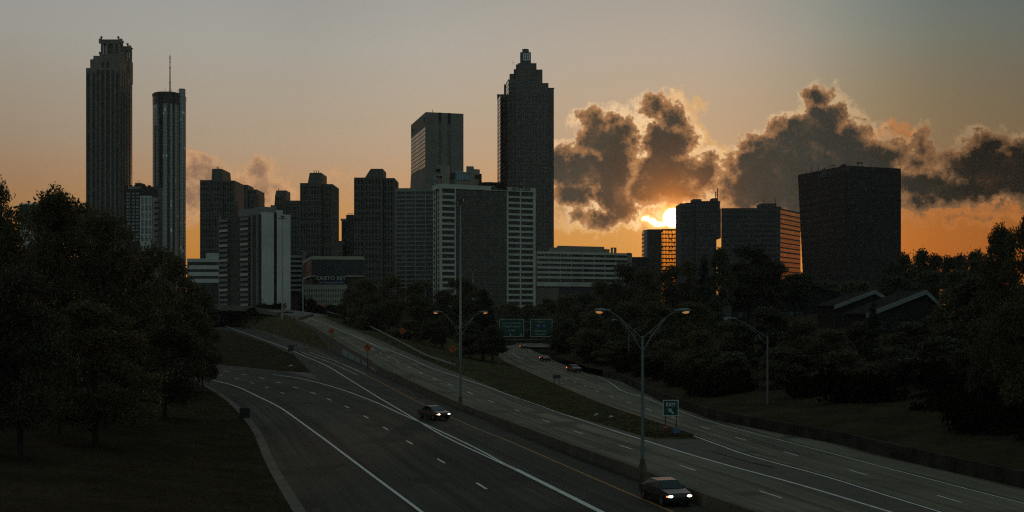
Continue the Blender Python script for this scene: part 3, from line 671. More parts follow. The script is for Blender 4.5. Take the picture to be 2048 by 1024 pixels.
mb = MB(); mb.box(X(311, Y1 + 4), X(317, Y1 + 4), Y1 + 4, Y1 + 9, Z(376, Y1), Z(376, Y1) + 1.6); mb.build('roof_housing', 'dark_frame', t)

# --- concrete grid towers
def grid_tower(label, Y0, blocks, floors=3.75, name='concrete_tower', extra=None, side=None, rails=()):
    """blocks: (px0, px1, top row, forward m, taper) from left to right."""
    xs0, xs1 = X(min(b[0] for b in blocks), Y0), X(max(b[1] for b in blocks), Y0)
    t = thing(name, label, 'tower', ((xs0 + xs1) / 2, Y0, GZ - 1))
    mb = MB(); wins = []
    for (a, b, py, fwd, dep, top_px) in blocks:
        yb = Y0 - fwd; z1 = Z(py, Y0); x0, x1 = X(a, Y0), X(b, Y0)
        if top_px:       # tapered head
            zs = Z(py + top_px[2], Y0); mb.box(x0, x1, yb, yb + dep, GZ - 1, zs)
            mb.prism([(x0, yb), (x1, yb), (x1, yb + dep), (x0, yb + dep)], zs, z1, [(X(top_px[0], Y0), yb + .5), (X(top_px[1], Y0), yb + .5), (X(top_px[1], Y0), yb + dep), (X(top_px[0], Y0), yb + dep)]); zw = zs
        else: mb.box(x0, x1, yb, yb + dep, GZ - 1, z1); zw = z1
        if x1 - x0 > 5: wins.append((x0, x1, yb, zw))
    mb.build('wall', 'concrete_grid', t)
    for (x0, x1, yb, zw) in wins:
        n = int((zw - GZ - 4) / floors); rows = [(zw - 1.2 - floors * (i + 1) + 1.1, zw - 1.2 - floors * i) for i in range(n)]
        cells(t, 'window_band', 'glass_slot', (x0, yb), (x1, yb), [(.5, x1 - x0 - .5)], rows[:34], -.3, .05)
    if side:      # windowed right or left flank
        for (SA_, SB_, z_) in side(Y0):
            rows = [(z_ - 1.2 - floors * (i + 1) + 1.1, z_ - 1.2 - floors * i) for i in range(int((z_ - GZ - 4) / floors))]
            cells(t, 'window_band', 'glass_slot', SA_, SB_, [(.5, flen(SA_, SB_) - .5)], rows[:30], -.3, .05)
    for (px, py) in rails: mast(t, X(px, Y0), Y0 + 3, Z(py, Y0), 2.2, .35, 'roof_vent')
    return t
grid_tower('dark concrete tower with a raised tapered core, leftmost of the gridded towers', 850., [(400, 422.5, 360, 0, 30, None), (424, 446.5, 338, 1.5, 26, (425, 444.5, 22)), (448, 469, 361, 0, 30, None), (398, 402, 388, -4, 20, None), (422, 449, 362, -3, 25, None)], rails=((432, 338), (435, 338)))
grid_tower('lower stepped concrete tower just right of the leftmost gridded tower', 960., [(466, 478.5, 389, 0, 30, None), (479, 496.5, 370, 2, 22, None), (498, 514, 379, 1, 30, None), (513, 517, 390, 0, 24, None)])
grid_tower('dark concrete tower with a short leaning core behind the pale apartment slabs', 930., [(549, 573, 402, 0, 24, None), (550.5, 573, 381, 1.5, 18, (553, 573, 12)), (574, 600, 401, 0, 26, None)], rails=((556, 381),))
grid_tower('dark concrete gridded tower behind the building with the CRISTO REY sign', 800., [(600, 615.5, 366, 0, 30, None), (616.5, 643.5, 346, 1.8, 24, (620, 643.5, 20)), (645, 665, 368, 0, 30, None), (614, 646, 370, -3, 24, None), (597.5, 601, 371, -8, 26, None)], rails=((627, 346), (631, 346), (636, 346)))
grid_tower('dark concrete gridded tower standing left of the white banded apartment building', 720., [(708, 730, 355, 0, 26, None), (731, 766, 338, 1.8, 20, (742, 766, 17)), (767.5, 789, 356, 0, 26, None), (729, 769, 358, -2, 20, None)])
t = thing('brick_block', 'small dark block with a railed roof between two gridded towers', 'building', (X(695, 900), 900, GZ - 1))
mb = MB(); mb.box(X(683, 900), X(694, 900), 900, 925, GZ - 1, Z(439, 900)); mb.box(X(693, 900), X(709, 900), 898, 925, GZ - 1, Z(430, 900)); mb.build('wall', 'dark_brick', t)
mb = MB(); mb.box(X(681.5, 900), X(694, 900), 899, 925, Z(441, 900), Z(437.5, 900)); mb.build('cornice', 'tan_concrete', t)
mb = MB()
for px in (697, 700, 703, 706): mb.tube([(X(px, 900), 899, Z(430, 900)), (X(px, 900), 899, Z(427, 900))], .14, 4)
mb.tube([(X(696, 900), 899, Z(427, 900)), (X(707, 900), 899, Z(427, 900))], .16, 4); mb.build('railing', 'dark_metal', t)
t = thing('low_block', 'low dark rooftop block at the foot of the gap between the gridded towers', 'building', (X(672, 880), 880, GZ - 1))
mb = MB(); mb.box(X(660, 880), X(684, 880), 880, 900, GZ - 1, Z(487, 880)); mb.box(X(667, 880), X(684, 880), 884, 900, GZ - 1, Z(481, 880)); mb.build('wall', 'concrete_grid', t)

# --- pale apartment tower with two blind white slabs
Y0 = 480.
t = thing('apartment_tower', 'grey apartment tower with stacked balconies and two tall blank white end slabs', 'building', (X(540, Y0), Y0, GZ - 1))
Mc = (X(517, Y0), Y0); zt = Z(427, Y0); Lc = corner(440, 434.5, zt); Rc = (X(579, Y0 + 4), Y0 + 4)
mb = MB(); mb.prism(para(Lc, Mc, Rc), GZ - 1, zt - .5); mb.build('wall', mat('apartment_brick', (.058, .052, .050), .9, var=.3, scale=.4), t)
mb = MB(); mb.panel(Mc, Rc, upx(Mc, Rc, 522.5), upx(Mc, Rc, 546.5), GZ - 3, Z(425, Y0), -9, 2.2); mb.build('end_slab', 'pale_panel', t)
mb = MB(); mb.panel(Mc, Rc, upx(Mc, Rc, 552.5), upx(Mc, Rc, 579.5), GZ - 3, Z(428.5, Y0), -9, 2.2); mb.panel(Mc, Rc, upx(Mc, Rc, 552.5), upx(Mc, Rc, 564), Z(428.5, Y0), Z(420, Y0), -9, 2.2); mb.build('end_slab', 'pale_panel', t)
mb = MB(); mb.panel(Mc, Rc, upx(Mc, Rc, 546.7), upx(Mc, Rc, 552.3), GZ - 3, Z(424, Y0), -9, .6); mb.build('recess', 'dark_brick', t)
LL = flen(Lc, Mc)
for u_ in (.0, LL - 4.2, LL - .5):
    mb = MB(); mb.panel(Lc, Mc, u_, u_ + .5, GZ - 1, zt + .4, -.3, .7); mb.build('pilaster', mat('grey_render', (.16, .17, .165), .8, var=.15), t)
for i in range(19):
    z_ = zt - 2.3 - i * 2.05
    for (u0, u1) in ((1.2, LL * .27), (LL * .60, LL * .80)):
        f = MB(); f.panel(Lc, Mc, u0, u1, z_, z_ + .18, -.2, 1.4); f.panel(Lc, Mc, u0, u1, z_ + .18, z_ + 1.0, 1.2, 1.3); f.panel(Lc, Mc, u0, u0 + .1, z_ + .18, z_ + 1., 0, 1.3)
        f.build('balcony', ('grey_render' if (i * 7 + int(u0)) % 3 else 'lens_dim'), t)
        w = MB(); w.panel(Lc, Mc, u0 + .3, u1 - .3, z_ + .2, z_ + 1.8, -.3, .05); w.build('balcony_door', 'glass_office', t)
    if i % 2 == 0:
        w = MB(); w.panel(Lc, Mc, LL * .38, LL * .38 + .9, z_ + .4, z_ + 1.4, -.2, .06); w.panel(Lc, Mc, LL * .46, LL * .46 + .9, z_ + .4, z_ + 1.4, -.2, .06); w.build('window', 'glass_office', t)
mb = MB(); c0 = lerp2(Lc, Mc, .42)
mb.panel(Lc, Mc, LL * .40, LL * .98, zt - .5, Z(417, Y0 + 6), -9, -2.0); mb.panel(Lc, Mc, LL * .70, LL * .9, Z(417, Y0 + 6), Z(413.5, Y0 + 6), -8, -4); mb.build('roof_housing', 'grey_render', t)
mb = MB(); mb.box(X(516, Y0 + 6), X(548, Y0 + 6), Y0 + 6, Y0 + 14, zt - 1, Z(417.5, Y0 + 6)); mb.build('roof_housing', 'dark_brick', t)
mb = MB(); mb.box(X(541, Y0 + 14.2), X(549, Y0 + 14.2), Y0 + 14.2, Y0 + 18, zt - 1, Z(410, Y0 + 14)); mb.build('roof_housing', 'grey_render', t)
# --- long low building behind the left trees
Y0 = 640.; t = thing('office_block', 'low white office building with dark window bands behind the left trees', 'building', (X(420, Y0), Y0, GZ - 1))
A, B = (X(374, Y0), Y0), (X(446, Y0), Y0)
mb = MB(); mb.box(A[0], B[0], Y0 + .5, Y0 + 24, GZ - 1, Z(517.5, Y0)); mb.build('wall', 'dark_frame', t)
for k in range(4):
    mb = MB(); mb.panel(A, B, 0, flen(A, B), Z(525 + k * 13.5 if k else 524, Y0), Z(517 + k * 13.5, Y0), -.6, 0); mb.build('band', 'pale_panel', t)
    w = MB(); w.panel(A, B, .2, flen(A, B), Z(530.2 + k * 13.5, Y0), Z(525.2 + k * 13.5, Y0), -.8, -.4); w.build('window_band', 'glass_office', t)
mb = MB(); mb.box(X(412, Y0 + 3), X(446, Y0 + 3), Y0 + 3, Y0 + 14, Z(517.5, Y0), Z(505.5, Y0)); mb.build('roof_housing', 'pale_panel', t)
# --- parking structure
Y0 = 585.; t = thing('parking_structure', 'open concrete parking deck squeezed beside the white end slab', 'building', (X(592, Y0), Y0, GZ - 1))
A, B = (X(572, Y0), Y0), (X(612, Y0), Y0)
mb = MB(); mb.box(A[0], B[0], Y0 + 3, Y0 + 22, GZ - 1, Z(508, Y0)); mb.build('back_wall', 'dark_brick', t)
for k in range(8):
    mb = MB(); mb.panel(A, B, 0, flen(A, B), Z(515 + k * 9.6, Y0), Z(510.5 + k * 9.6, Y0), -3, 0); mb.build('deck', 'grey_render', t)
mb = MB(); mb.panel(A, B, flen(A, B) * .80, flen(A, B), GZ - 1, Z(501, Y0), -4, .4); mb.build('stair_shaft', 'slab_grey', t)
# --- school building with the lettered sign
Y0 = 520.; t = thing('school_building', 'low school building with a dark glass upper block, CRISTO REY sign and pale slit-windowed front', 'building', (X(660, Y0), Y0, GZ - 1))
Mc = (X(623, Y0), Y0); zt = Z(512.5, Y0); Lc = corner(607, 522, zt); Rc = (X(727, Y0 + 2), Y0 + 2)
mb = MB(); mb.prism(para(Lc, Mc, Rc), Z(553, Y0), Z(519, Y0)); mb.build('upper_glass', glass_mat('glass_navy', (.018, .021, .027), (.022, .024, .028), 1.5, 7.5, .06, .3, blind=.05, spec=.3), t)
fp = para(Lc, Mc, Rc)
mb = MB(); mb.panel(Mc, Rc, 0, flen(Mc, Rc), Z(519, Y0) + .02, zt, -14, .25); mb.build('cornice', 'beige_band', t)
mb = MB(); mb.panel(Lc, Mc, 0, flen(Lc, Mc) - .05, Z(519, Y0) + .02, zt, -2, .25); mb.build('cornice', mat('band_teal', (.20, .235, .235), .6, var=.1), t)
mb = MB(); mb.panel(Mc, Rc, 0, flen(Mc, Rc), Z(553, Y0), Z(551, Y0), -1, .3); mb.build('sill_band', 'beige_band', t)
mb = MB(); mb.panel(Lc, Mc, 0, flen(Lc, Mc) - .05, Z(553, Y0), Z(550.5, Y0), -1, .3); mb.build('sill_band', 'pale_panel', t)
mb = MB(); mb.prism([(p[0] + (1. if i in (0,) else 0), p[1] + .8) for i, p in enumerate(fp)], GZ - 1, Z(553, Y0)); mb.build('wall', mat('maroon_wall', (.045, .033, .03), .9, var=.2), t)
sA, sB = (Mc[0], Mc[1] - .9), (Rc[0], Rc[1] - .9)
mb = MB(); mb.panel(sA, sB, upx(sA, sB, 634), upx(sA, sB, 689), Z(562.5, Y0), Z(550.5, Y0), -1., .2); mb.build('sign_board', 'sign_black', t)
text('CRISTO REY', t, 2.35, (X(662, Y0 - 1.2), Y0 - 1.2, Z(557, Y0)), sA, sB, 'sign_white')
mb = MB(); mb.panel(sA, sB, upx(sA, sB, 637), upx(sA, sB, 689), Z(567.6, Y0), Z(563, Y0), -1., .2); mb.build('banner', mat('banner_blue', (.03, .075, .16), .7, var=.1), t)
text('WE    OUR COMMUNITY', t, .95, (X(662, Y0 - 1.2), Y0 - 1.2, Z(565.3, Y0)), sA, sB, mat('banner_text', (.22, .30, .40), .7, var=0) and 'banner_text')
mb = MB(); hx, hz = X(650.5, Y0), Z(565.2, Y0); mb.prism([(hx - .6, Y0 - 1.35), (hx + .6, Y0 - 1.35), (hx + .6, Y0 - 1.13), (hx - .6, Y0 - 1.13)], hz - .5, hz + .5); mb.build('red_emblem', 'sign_red', t)
fA, fB = (X(604, Y0 - 9), Y0 - 9), (X(694, Y0 - 7), Y0 - 7)
mb = MB(); mb.panel(fA, fB, 0, flen(fA, fB), GZ - 3, Z(570, Y0 - 8), -6, 0)
for k in range(24): mb.panel(fA, fB, k * .8 + .1, k * .8 + .55, Z(570, Y0 - 8), Z(568.6, Y0 - 8), -.5, .1)
mb.build('lower_front', mat('slit_front', (.26, .255, .205), .85, var=.1), t)
cells(t, 'slit_window', 'dark_frame', fA, fB, even(.6, flen(fA, fB) - .2, 18, .38), [(Z(b, Y0 - 8), Z(a, Y0 - 8)) for a, b in ((577.5, 584), (588.5, 595), (599.5, 606), (610, 615))], -.3, .04)

# --- hotel tower with curved window wall
Y0 = 1000.; zt = Z(224, Y0); Mc = (X(851.5, Y0), Y0); Lc = corner(822, 250, zt); Rc = corner(927, 227.5, zt)
t = thing('hotel_tower', 'tall concrete hotel slab with dark vertical slots and a red name on its windowed flank', 'tower', (Mc[0], Y0, GZ - 1))
fp = para(Lc, Mc, Rc); zb = Z(330, Y0)
mb = MB(); mb.prism(fp, zb, zt)
flare = lambda p, k: (p[0] + (p[0] - (Mc[0] + Rc[0]) / 2) * 0 - k, p[1])
bot = [flare(fp[0], 7), fp[1], fp[2], fp[3]]
mb.prism(bot, GZ - 1, zb, fp); mb.build('wall', facade_mat('hotel_concrete', (.15, .145, .125), (.125, .12, .10), 12, 3.6, .04, var=.08), t)
for a, b in ((877.5, 882.8), (895.5, 901.5)):
    mb = MB(); mb.panel(Mc, Rc, upx(Mc, Rc, a), upx(Mc, Rc, b), GZ, zt - 9, -.5, .12); mb.build('window_strip', glass_mat('glass_slot_hotel', (.02, .022, .022), (.04, .04, .036), 3, 3.2, .2, .3, blind=.15), t)
    mb = MB(); mb.panel(Mc, Rc, upx(Mc, Rc, a), upx(Mc, Rc, b), zt - 9, zt + .1, -.5, .1); mb.build('slot_head', 'roof_dark', t)
glass_mat('glass_hotel', (.35, .36, .35), (.06, .06, .055), 4.4, 3.4, .42, .12, .9, blind=.05, wob=.02)
LL = flen(Lc, Mc)
for k in range(14):
    mb = MB(); mb.panel(Lc, Mc, 1 + k * (LL - 2) / 14, 1 + (k + 1) * (LL - 2) / 14 - 1.0, zb if k < 9 else Z(372, Y0), zt - 12, -.3, .1); mb.build('window_strip', 'glass_hotel', t)
mb = MB(); mb.panel(Lc, Mc, .8, LL - 4, Z(380, Y0), zb - .3, -6, -.6); mb.build('window_strip', 'glass_hotel', t)
text('Marriott', t, 8.5, (*lerp2(Lc, (Mc[0], Mc[1]), .5), zt - 5.5), Lc, Mc, mat('letter_red', (.22, .05, .04), .6, var=0) and 'letter_red', bold=.12)
for o_ in (t.children[-1],): o_.location.x -= .3
for u_ in (4, LL - 10):
    mb = MB(); mb.panel(Lc, Mc, u_, u_ + 6, zt - 8, zt - 4, -.3, .1); mb.build('louvre', 'roof_dark', t)
mast(t, X(864, Y0), Y0 + 5, zt, 3, .3)

# --- stepped skyscraper with the square sign
Y0 = 1150.; P_ = lambda px, yy=0: X(px, Y0)
t = thing('stepped_skyscraper', 'tallest dark skyscraper with stepped top and a square white emblem on its summit box', 'tower', (P_(1055), Y0, GZ - 1))
facade_mat('skyscraper_stone', (.085, .09, .088), (.06, .064, .062), 2.2, 3.9, .18)
mb = MB()
mb.box(P_(1011.5), P_(1097), Y0, Y0 + 40, GZ - 1, Z(166, Y0)); mb.box(P_(1094), P_(1108), Y0 + 3, Y0 + 40, GZ - 1, Z(175, Y0)); 
mb.box(P_(1018), P_(1085), Y0 + .6, Y0 + 38, Z(172, Y0), Z(158.5, Y0)); mb.box(P_(1032), P_(1085), Y0 + 1.2, Y0 + 34, Z(166, Y0), Z(138.5, Y0)); mb.box(P_(1036), P_(1073), Y0 + .5, Y0 + 30, Z(160, Y0), Z(126, Y0)); mb.box(P_(1032), P_(1039), Y0 + 5, Y0 + 28, Z(140, Y0), Z(126.5, Y0))
mb.build('wall', 'skyscraper_stone', t)
mb = MB(); yb = Y0 + 14
mb.box(X(995, yb), P_(1012), yb, Y0 + 46, GZ - 1, Z(190, Y0)); mb.box(X(994, yb), X(1009, yb), yb - .8, Y0 + 47, Z(185.5, Y0), Z(183.5, Y0))
for k in (994.6, 998.5, 1002, 1006): mb.box(X(k, yb), X(k + 1.4, yb), yb - .5, yb + 1, Z(190, Y0), Z(185.5, Y0))
mb.box(X(1008, yb), P_(1020), Y0 + 8, Y0 + 44, GZ - 1, Z(165.5, Y0)); mb.box(X(1019, yb), P_(1030), Y0 + 10, Y0 + 40, GZ - 1, Z(143.5, Y0)); mb.box(X(1027.5, yb), P_(1036), Y0 + 10, Y0 + 38, GZ - 1, Z(134, Y0))
mb.build('side_wing', 'skyscraper_stone', t)
mb = MB(); mb.box(P_(1094) + .01, P_(1108) + .4, Y0 + 2.6, Y0 + 4, Z(176.5, Y0), Z(174.5, Y0)); mb.build('parapet_beam', 'skyscraper_stone', t)
mb = MB(); mb.box(P_(1040.5), P_(1062), Y0 + 4, Y0 + 18, Z(126, Y0), Z(102.5, Y0)); mb.box(P_(1045), P_(1058), Y0 + 6, Y0 + 16, Z(102.5, Y0), Z(97, Y0)); mb.build('summit_box', 'skyscraper_stone', t)
mb = MB(); cyl(mb, P_(1051), Y0 + 11, 3.2, Z(96.5, Y0), Z(94, Y0), 16); cyl(mb, P_(1051), Y0 + 11, 1.2, Z(97.5, Y0), Z(96.5, Y0), 10); mb.tube([(P_(1052), Y0 + 11, Z(94, Y0)), (P_(1052), Y0 + 11, Z(90, Y0))], .15, 4); mb.build('roof_disc', 'dark_metal', t)
mb = MB(); lc = lambda a, b, c, d: mb.box(P_(a), P_(c), Y0 + 3.6, Y0 + 3.95, Z(d, Y0), Z(b, Y0))
lc(1046.8, 105.5, 1059.2, 107.0); lc(1046.8, 117.5, 1059.2, 119.0); lc(1046.8, 107.0, 1048.3, 117.5); lc(1057.7, 107.0, 1059.2, 117.5)
lc(1050.8, 108.6, 1052.0, 116); lc(1054.0, 108.6, 1055.2, 116); lc(1049.0, 111.6, 1050.8, 112.9); lc(1055.2, 111.6, 1057., 112.9)
mb.build('square_emblem', mat('emblem_white', (.75, .78, .78), .6, var=0), t)
glass_mat('glass_dark_tower', (.05, .055, .055), (.02, .021, .021), 2.4, 3.9, .5, .2, .3, blind=.05, wob=.02)
SF = ((P_(1011.5), Y0), (P_(1097), Y0))
for c_, w_, top in ((1033, 2.6, 190), (1051, 2.6, 196), (1068.5, 2.6, 190), (1087, 2.6, 186)):
    mb = MB(); u_ = upx(*SF, c_); mb.panel(*SF, u_ - w_ / 2, u_ + w_ / 2, GZ, Z(top, Y0), -.5, .1); mb.build('window_strip', 'glass_dark_tower', t)
glass_mat('glass_panel_dark', (.05, .056, .054), (.03, .032, .031), 1.4, 3.9, .2, .3, .0, blind=.12, spec=.3)
for a, b, top in ((1014, 1031, 172), (1035, 1049, 200), (1053, 1066.5, 200), (1070.5, 1085, 186), (1089.5, 1096, 172)):
    mb = MB(); mb.panel(*SF, upx(*SF, a), upx(*SF, b), GZ, Z(top, Y0), -.5, .06); mb.build('window_field', 'glass_panel_dark', t)
glass_mat('glass_mirror', (.55, .56, .54), (.03, .032, .031), 5., 3.9, .5, .1, .95, blind=.02, wob=.03)
for (pa, ya, pb, yb2, top) in ((996.2, yb - .1, 1000.8, yb - 22, 193), (1003, yb - .1, 1007.8, yb - 22, 193), (1012.2, Y0 - .1, 1017.5, Y0 - 22, 168)):
    s0, s1 = (X(pa, ya), ya), (X(pb, yb2), yb2); mb = MB(); mb.prism([s0, s1, (s1[0], ya)], GZ, Z(top, Y0) + 1); mb.build('reflecting_bay', 'skyscraper_stone', t)  # bay added and turned so its mirror strip catches bright side sky
    mb = MB(); mb.panel(s0, s1, .4, flen(s0, s1) - .3, GZ, Z(top, Y0), -.3, .12); mb.build('window_strip', 'glass_mirror', t)
for px in (1026, 1073): mast(t, P_(px), Y0 + 6, Z(126 if px < 1050 else 138, Y0), 4, .25)

# --- white banded apartment building
Y0 = 550.; zt = Z(367.5, Y0); Mc = (X(880, Y0), Y0); Rc = corner(1071, 376.5, zt); Lc = corner(866.5, 375, zt)
t = thing('banded_apartment_building', 'broad white banded apartment building with ALTITUDE on its parapet and a round rooftop lounge', 'building', (Mc[0], Y0, GZ - 1))
fp = para(Lc, Mc, Rc)
mb = MB(); mb.prism([(p[0] * .9999 + .02, p[1] + .6) for p in fp], GZ - 4, zt - .3); mb.build('core', 'dark_frame', t)
FH = 2.72; nf = 20; zr = Z(378, Y0)
U = lambda px: upx(Mc, Rc, px)
mb = MB()
mb.panel(Mc, Rc, 0, flen(Mc, Rc), zr + .35, zt, -10, .25)
for px0, px1 in ((877, 884), (909, 911.5), (1013.5, 1016.5), (1039.5, 1042), (1066, 1071)):
    mb.panel(Mc, Rc, max(0, U(px0)), U(px1), GZ - 4, zr + .33, -.8, .22)
for i in range(1, nf + 1):
    z_ = zr - FH * i
    for a, b in ((884, 909), (1016.5, 1039.5), (1042, 1066)): mb.panel(Mc, Rc, U(a), U(b), z_, z_ + 1.0, -.8, .12)
mb.panel(Lc, Mc, 0, flen(Lc, Mc), zr + .35, zt, -1, .1)
for k in range(4):
    u_ = k * (flen(Lc, Mc) - 1.4) / 3; mb.panel(Lc, Mc, u_, u_ + 1.4, GZ - 4, zr + .33, -.8, .1)
    if k < 3 and k != 1:
        for i in range(1, nf + 1): mb.panel(Lc, Mc, u_ + 1.4, u_ + (flen(Lc, Mc) - 1.4) / 3, zr - FH * i, zr - FH * i + .9, -.8, .06)
mb.build('wall', 'altitude_concrete', t)
mb = MB(); u_ = (flen(Lc, Mc) - 1.4) / 3; mb.panel(Lc, Mc, u_ + 1.4, 2 * u_, GZ, zr, -.6, -.2); mb.build('red_recess', mat('red_recess', (.07, .03, .028), .8, var=.1), t)
mb = MB()
for i in range(1, nf + 1): z_ = zr - FH * i; mb.panel(Mc, Rc, U(911.5), U(1013.5), z_, z_ + .95, -.8, -.12)
for px in (932, 957, 978, 996): mb.panel(Mc, Rc, U(px), U(px + 2), GZ - 3, zr + .3, -.8, -.05)
mb.build('brown_facing', 'brown_band', t)
rows = [(zr - FH * i + 1.0, zr - FH * i + FH) for i in range(1, nf + 1)]
for (a, b) in ((884, 909), (1016.5, 1039.5), (1042, 1066)): cells(t, 'window', 'glass_office', Mc, Rc, [(U(a), U(b))], rows, -.8, -.2)
cells(t, 'window', 'glass_brown', Mc, Rc, [(U(911.5), U(932)), (U(934), U(957)), (U(959), U(978)), (U(980), U(996)), (U(998), U(1013.5))], rows, -.8, -.3, cap=40)
text('ALTITUDE', t, 2.1, (lerp2(Mc, Rc, U(1042.5) / flen(Mc, Rc))[0], lerp2(Mc, Rc, U(1042.5) / flen(Mc, Rc))[1] - .4, Z(378.3, Y0 + 16)), Mc, Rc, 'sign_black', bold=.05)
mb = MB(); mb.panel(Mc, Rc, U(982), U(1014), Z(379.6, Y0 + 12), Z(374.2, Y0 + 12), 0, .4); mb.build('name_board', 'sign_black', t)
text('APARTMENTS', t, 1.05, (lerp2(Mc, Rc, U(998) / flen(Mc, Rc))[0], lerp2(Mc, Rc, U(998) / flen(Mc, Rc))[1] - .5, Z(376.9, Y0 + 12)), Mc, Rc, mat('board_text', (.16, .19, .19), .7, var=0) and 'board_text')
# rooftop
yr = Y0 + 8
mb = MB(); mb.box(X(872, yr), X(897, yr), yr, yr + 9, Z(352, yr), Z(330, yr)); mb.box(X(876, yr), X(879, yr), yr + 1, yr + 8, zt - .5, Z(352, yr)); mb.box(X(884, yr), X(897, yr), yr, yr + 9, zt - .5, Z(352, yr)); mb.build('roof_tower', 'tan_concrete', t)
mb = MB(); cyl(mb, X(876, yr), yr - .1, 1.1, Z(343.5, yr), Z(338, yr), 14); mb.build('roof_clock', 'roof_dark', t)
hexa = lambda cx, cy, r, n=8: [(cx + r * math.cos(2 * math.pi * (k + .5) / n), cy + r * .8 * math.sin(2 * math.pi * (k + .5) / n)) for k in range(n)]
cxl = X(919, yr)
mb = MB(); mb.prism(hexa(cxl, yr + 5, 4.2), zt - .5, Z(358, yr), hexa(cxl, yr + 5, 4.9)); mb.build('lounge_base', 'tan_concrete', t)
mb = MB(); mb.prism(hexa(cxl, yr + 5, 5.1), Z(358, yr), Z(344.5, yr), hexa(cxl, yr + 5, 4.7)); mb.build('lounge_windows', glass_mat('glass_lounge', (.10, .16, .18), (.02, .03, .03), 1.2, 6, .1, .08, .6, blind=.0, wob=.01), t)
mb = MB(); mb.prism(hexa(cxl, yr + 5, 5.3), Z(359.3, yr), Z(358, yr)); mb.prism(hexa(cxl, yr + 5, 5.2), Z(344.5, yr), Z(343, yr), hexa(cxl, yr + 5, 4.2)); mb.prism(hexa(cxl, yr + 5, 4.1), Z(343, yr), Z(341, yr), hexa(cxl, yr + 5, 1.5)); mb.build('lounge_roof', 'grey_render', t)
mb = MB(); yk = yr + 4; a0 = X(932.5, yk); a1 = X(959, yk)
mb.box(a0, X(947, yk), yk, yk + 7, zt - .5, Z(332.5, yk)); mb.prism([(X(947, yk), yk), (a1, yk + 1.5), (a1, yk + 6), (X(947, yk), yk + 7)], zt - .5, Z(338, yk), None); mb.build('roof_tower', 'tan_concrete', t)
mb = MB(); mb.box(a1, X(963, yk), yk + 1, yk + 4, zt - .5, Z(347, yk)); mb.build('roof_duct', 'roof_dark', t)
mb = MB(); cyl(mb, X(954.5, yk), yk - .3, .9, Z(356.5, yk), Z(350, yk), 10); mb.build('roof_clock', 'roof_dark', t)
mb = MB(); mb.prism([(X(866.5, yr), yr + 1), (X(873, yr), yr + .4), (X(873, yr), yr + 5), (X(866.5, yr), yr + 5)], Z(359.5, yr), Z(348.5, yr)); mb.build('lounge_windows', 'glass_lounge', t)
mb = MB(); mb.prism([(X(866, yr), yr + .8), (X(873.5, yr), yr + .2), (X(873.5, yr), yr + 5.2), (X(866, yr), yr + 5.2)], Z(361, yr), Z(359.6, yr)); mb.prism([(X(868.5, yr), yr + 1.2), (X(873, yr), yr + .6), (X(873, yr), yr + 5.), (X(868.5, yr), yr + 5)], zt - .5, Z(361, yr)); mb.build('lounge_base', 'tan_concrete', t)
mb = MB(); mb.box(X(958, yr + 3), X(1012, yr + 3), yr + 3, yr + 10, zt - .4, Z(364.5, yr + 3)); mb.box(X(968, yr + 4), X(985, yr + 4), yr + 4, yr + 9, Z(364.5, yr + 3), Z(362.3, yr)); mb.box(X(996, yr + 4), X(1008, yr + 4), yr + 4, yr + 9, Z(364.5, yr + 3), Z(362.8, yr)); mb.build('roof_housing', 'roof_dark', t)
# --- the banded wing to its left
Y0 = 585.; A, B = (X(791, Y0), Y0), (X(868, Y0), Y0 - 2)
t = thing('banded_apartment_wing', 'plain banded apartment wing left of the ALTITUDE front', 'building', (A[0], Y0, GZ - 1))
zt = Z(376.5, Y0); zr = Z(383.5, Y0); Lf = flen(A, B)
mb = MB(); mb.prism([(A[0], A[1] + .6), (B[0], B[1] + .6), (B[0], B[1] + 16), (A[0], A[1] + 16)], GZ - 4, zt - .3); mb.build('core', 'dark_frame', t)
mb = MB(); mb.panel(A, B, 0, Lf, zr, zt, -8, .2)
for px in (791, 811, 830.5, 850): mb.panel(A, B, upx(A, B, px), upx(A, B, px) + .5, GZ - 4, zr - .02, -.8, .15)
for i in range(1, 24): mb.panel(A, B, .5, Lf, zr - 2.05 * i, zr - 2.05 * i + .62, -.8, .08)
mb.build('wall', facade_mat('wing_concrete', (.22, .225, .19), (.19, .19, .16), 5, 2.05, .04, var=.1), t)
cells(t, 'window', 'glass_brown', A, B, [(upx(A, B, p) + .5, upx(A, B, p + 19.3)) for p in (791, 811, 830.5, 850)], [(zr - 2.05 * i + .62, zr - 2.05 * (i - 1)) for i in range(1, 23)], -.8, -.2)
# --- low office building with pale bands
Y0 = 760.; A, B = (X(1075, Y0), Y0), corner(1254, 506.5, Z(502.5, Y0))
t = thing('banded_office_building', 'long low office building with pale bands right of the ALTITUDE building', 'building', (A[0], Y0, GZ - 1)); Lf = flen(A, B); zt = Z(502.5, Y0)
mb = MB(); mb.prism([(A[0], A[1] + .8), (B[0], B[1] + .8), (B[0], B[1] + 30), (A[0], A[1] + 30)], GZ - 1, zt - .2); mb.build('core', 'dark_frame', t)
for k in range(7):
    h_ = 1.5 if k < 6 else 2.8
    mb = MB(); zk = zt - k * 3.15 - (0 if k < 6 else .5); mb.panel(A, B, 0, Lf, zk - h_, zk, -1.2, .3); mb.build('band', 'altitude_concrete', t)
for k in range(6):
    zk = zt - k * 3.15 - 1.5
    for j in range(8):
        mb = MB(); mb.panel(A, B, j * Lf / 8 + .5, (j + 1) * Lf / 8 - .5, zk - 1.62, zk - .02, -1, -.1 if j < 3 else -.75); mb.build('window_band', 'glass_panel_dark' if j < 3 or j == 7 else 'band_dark', t)
mb = MB()
for j in range(1, 8): mb.panel(A, B, j * Lf / 8 - .2, j * Lf / 8 + .2, zt - 19, zt - 1.5, -1, -.12)
mb.build('pier', 'altitude_concrete', t)
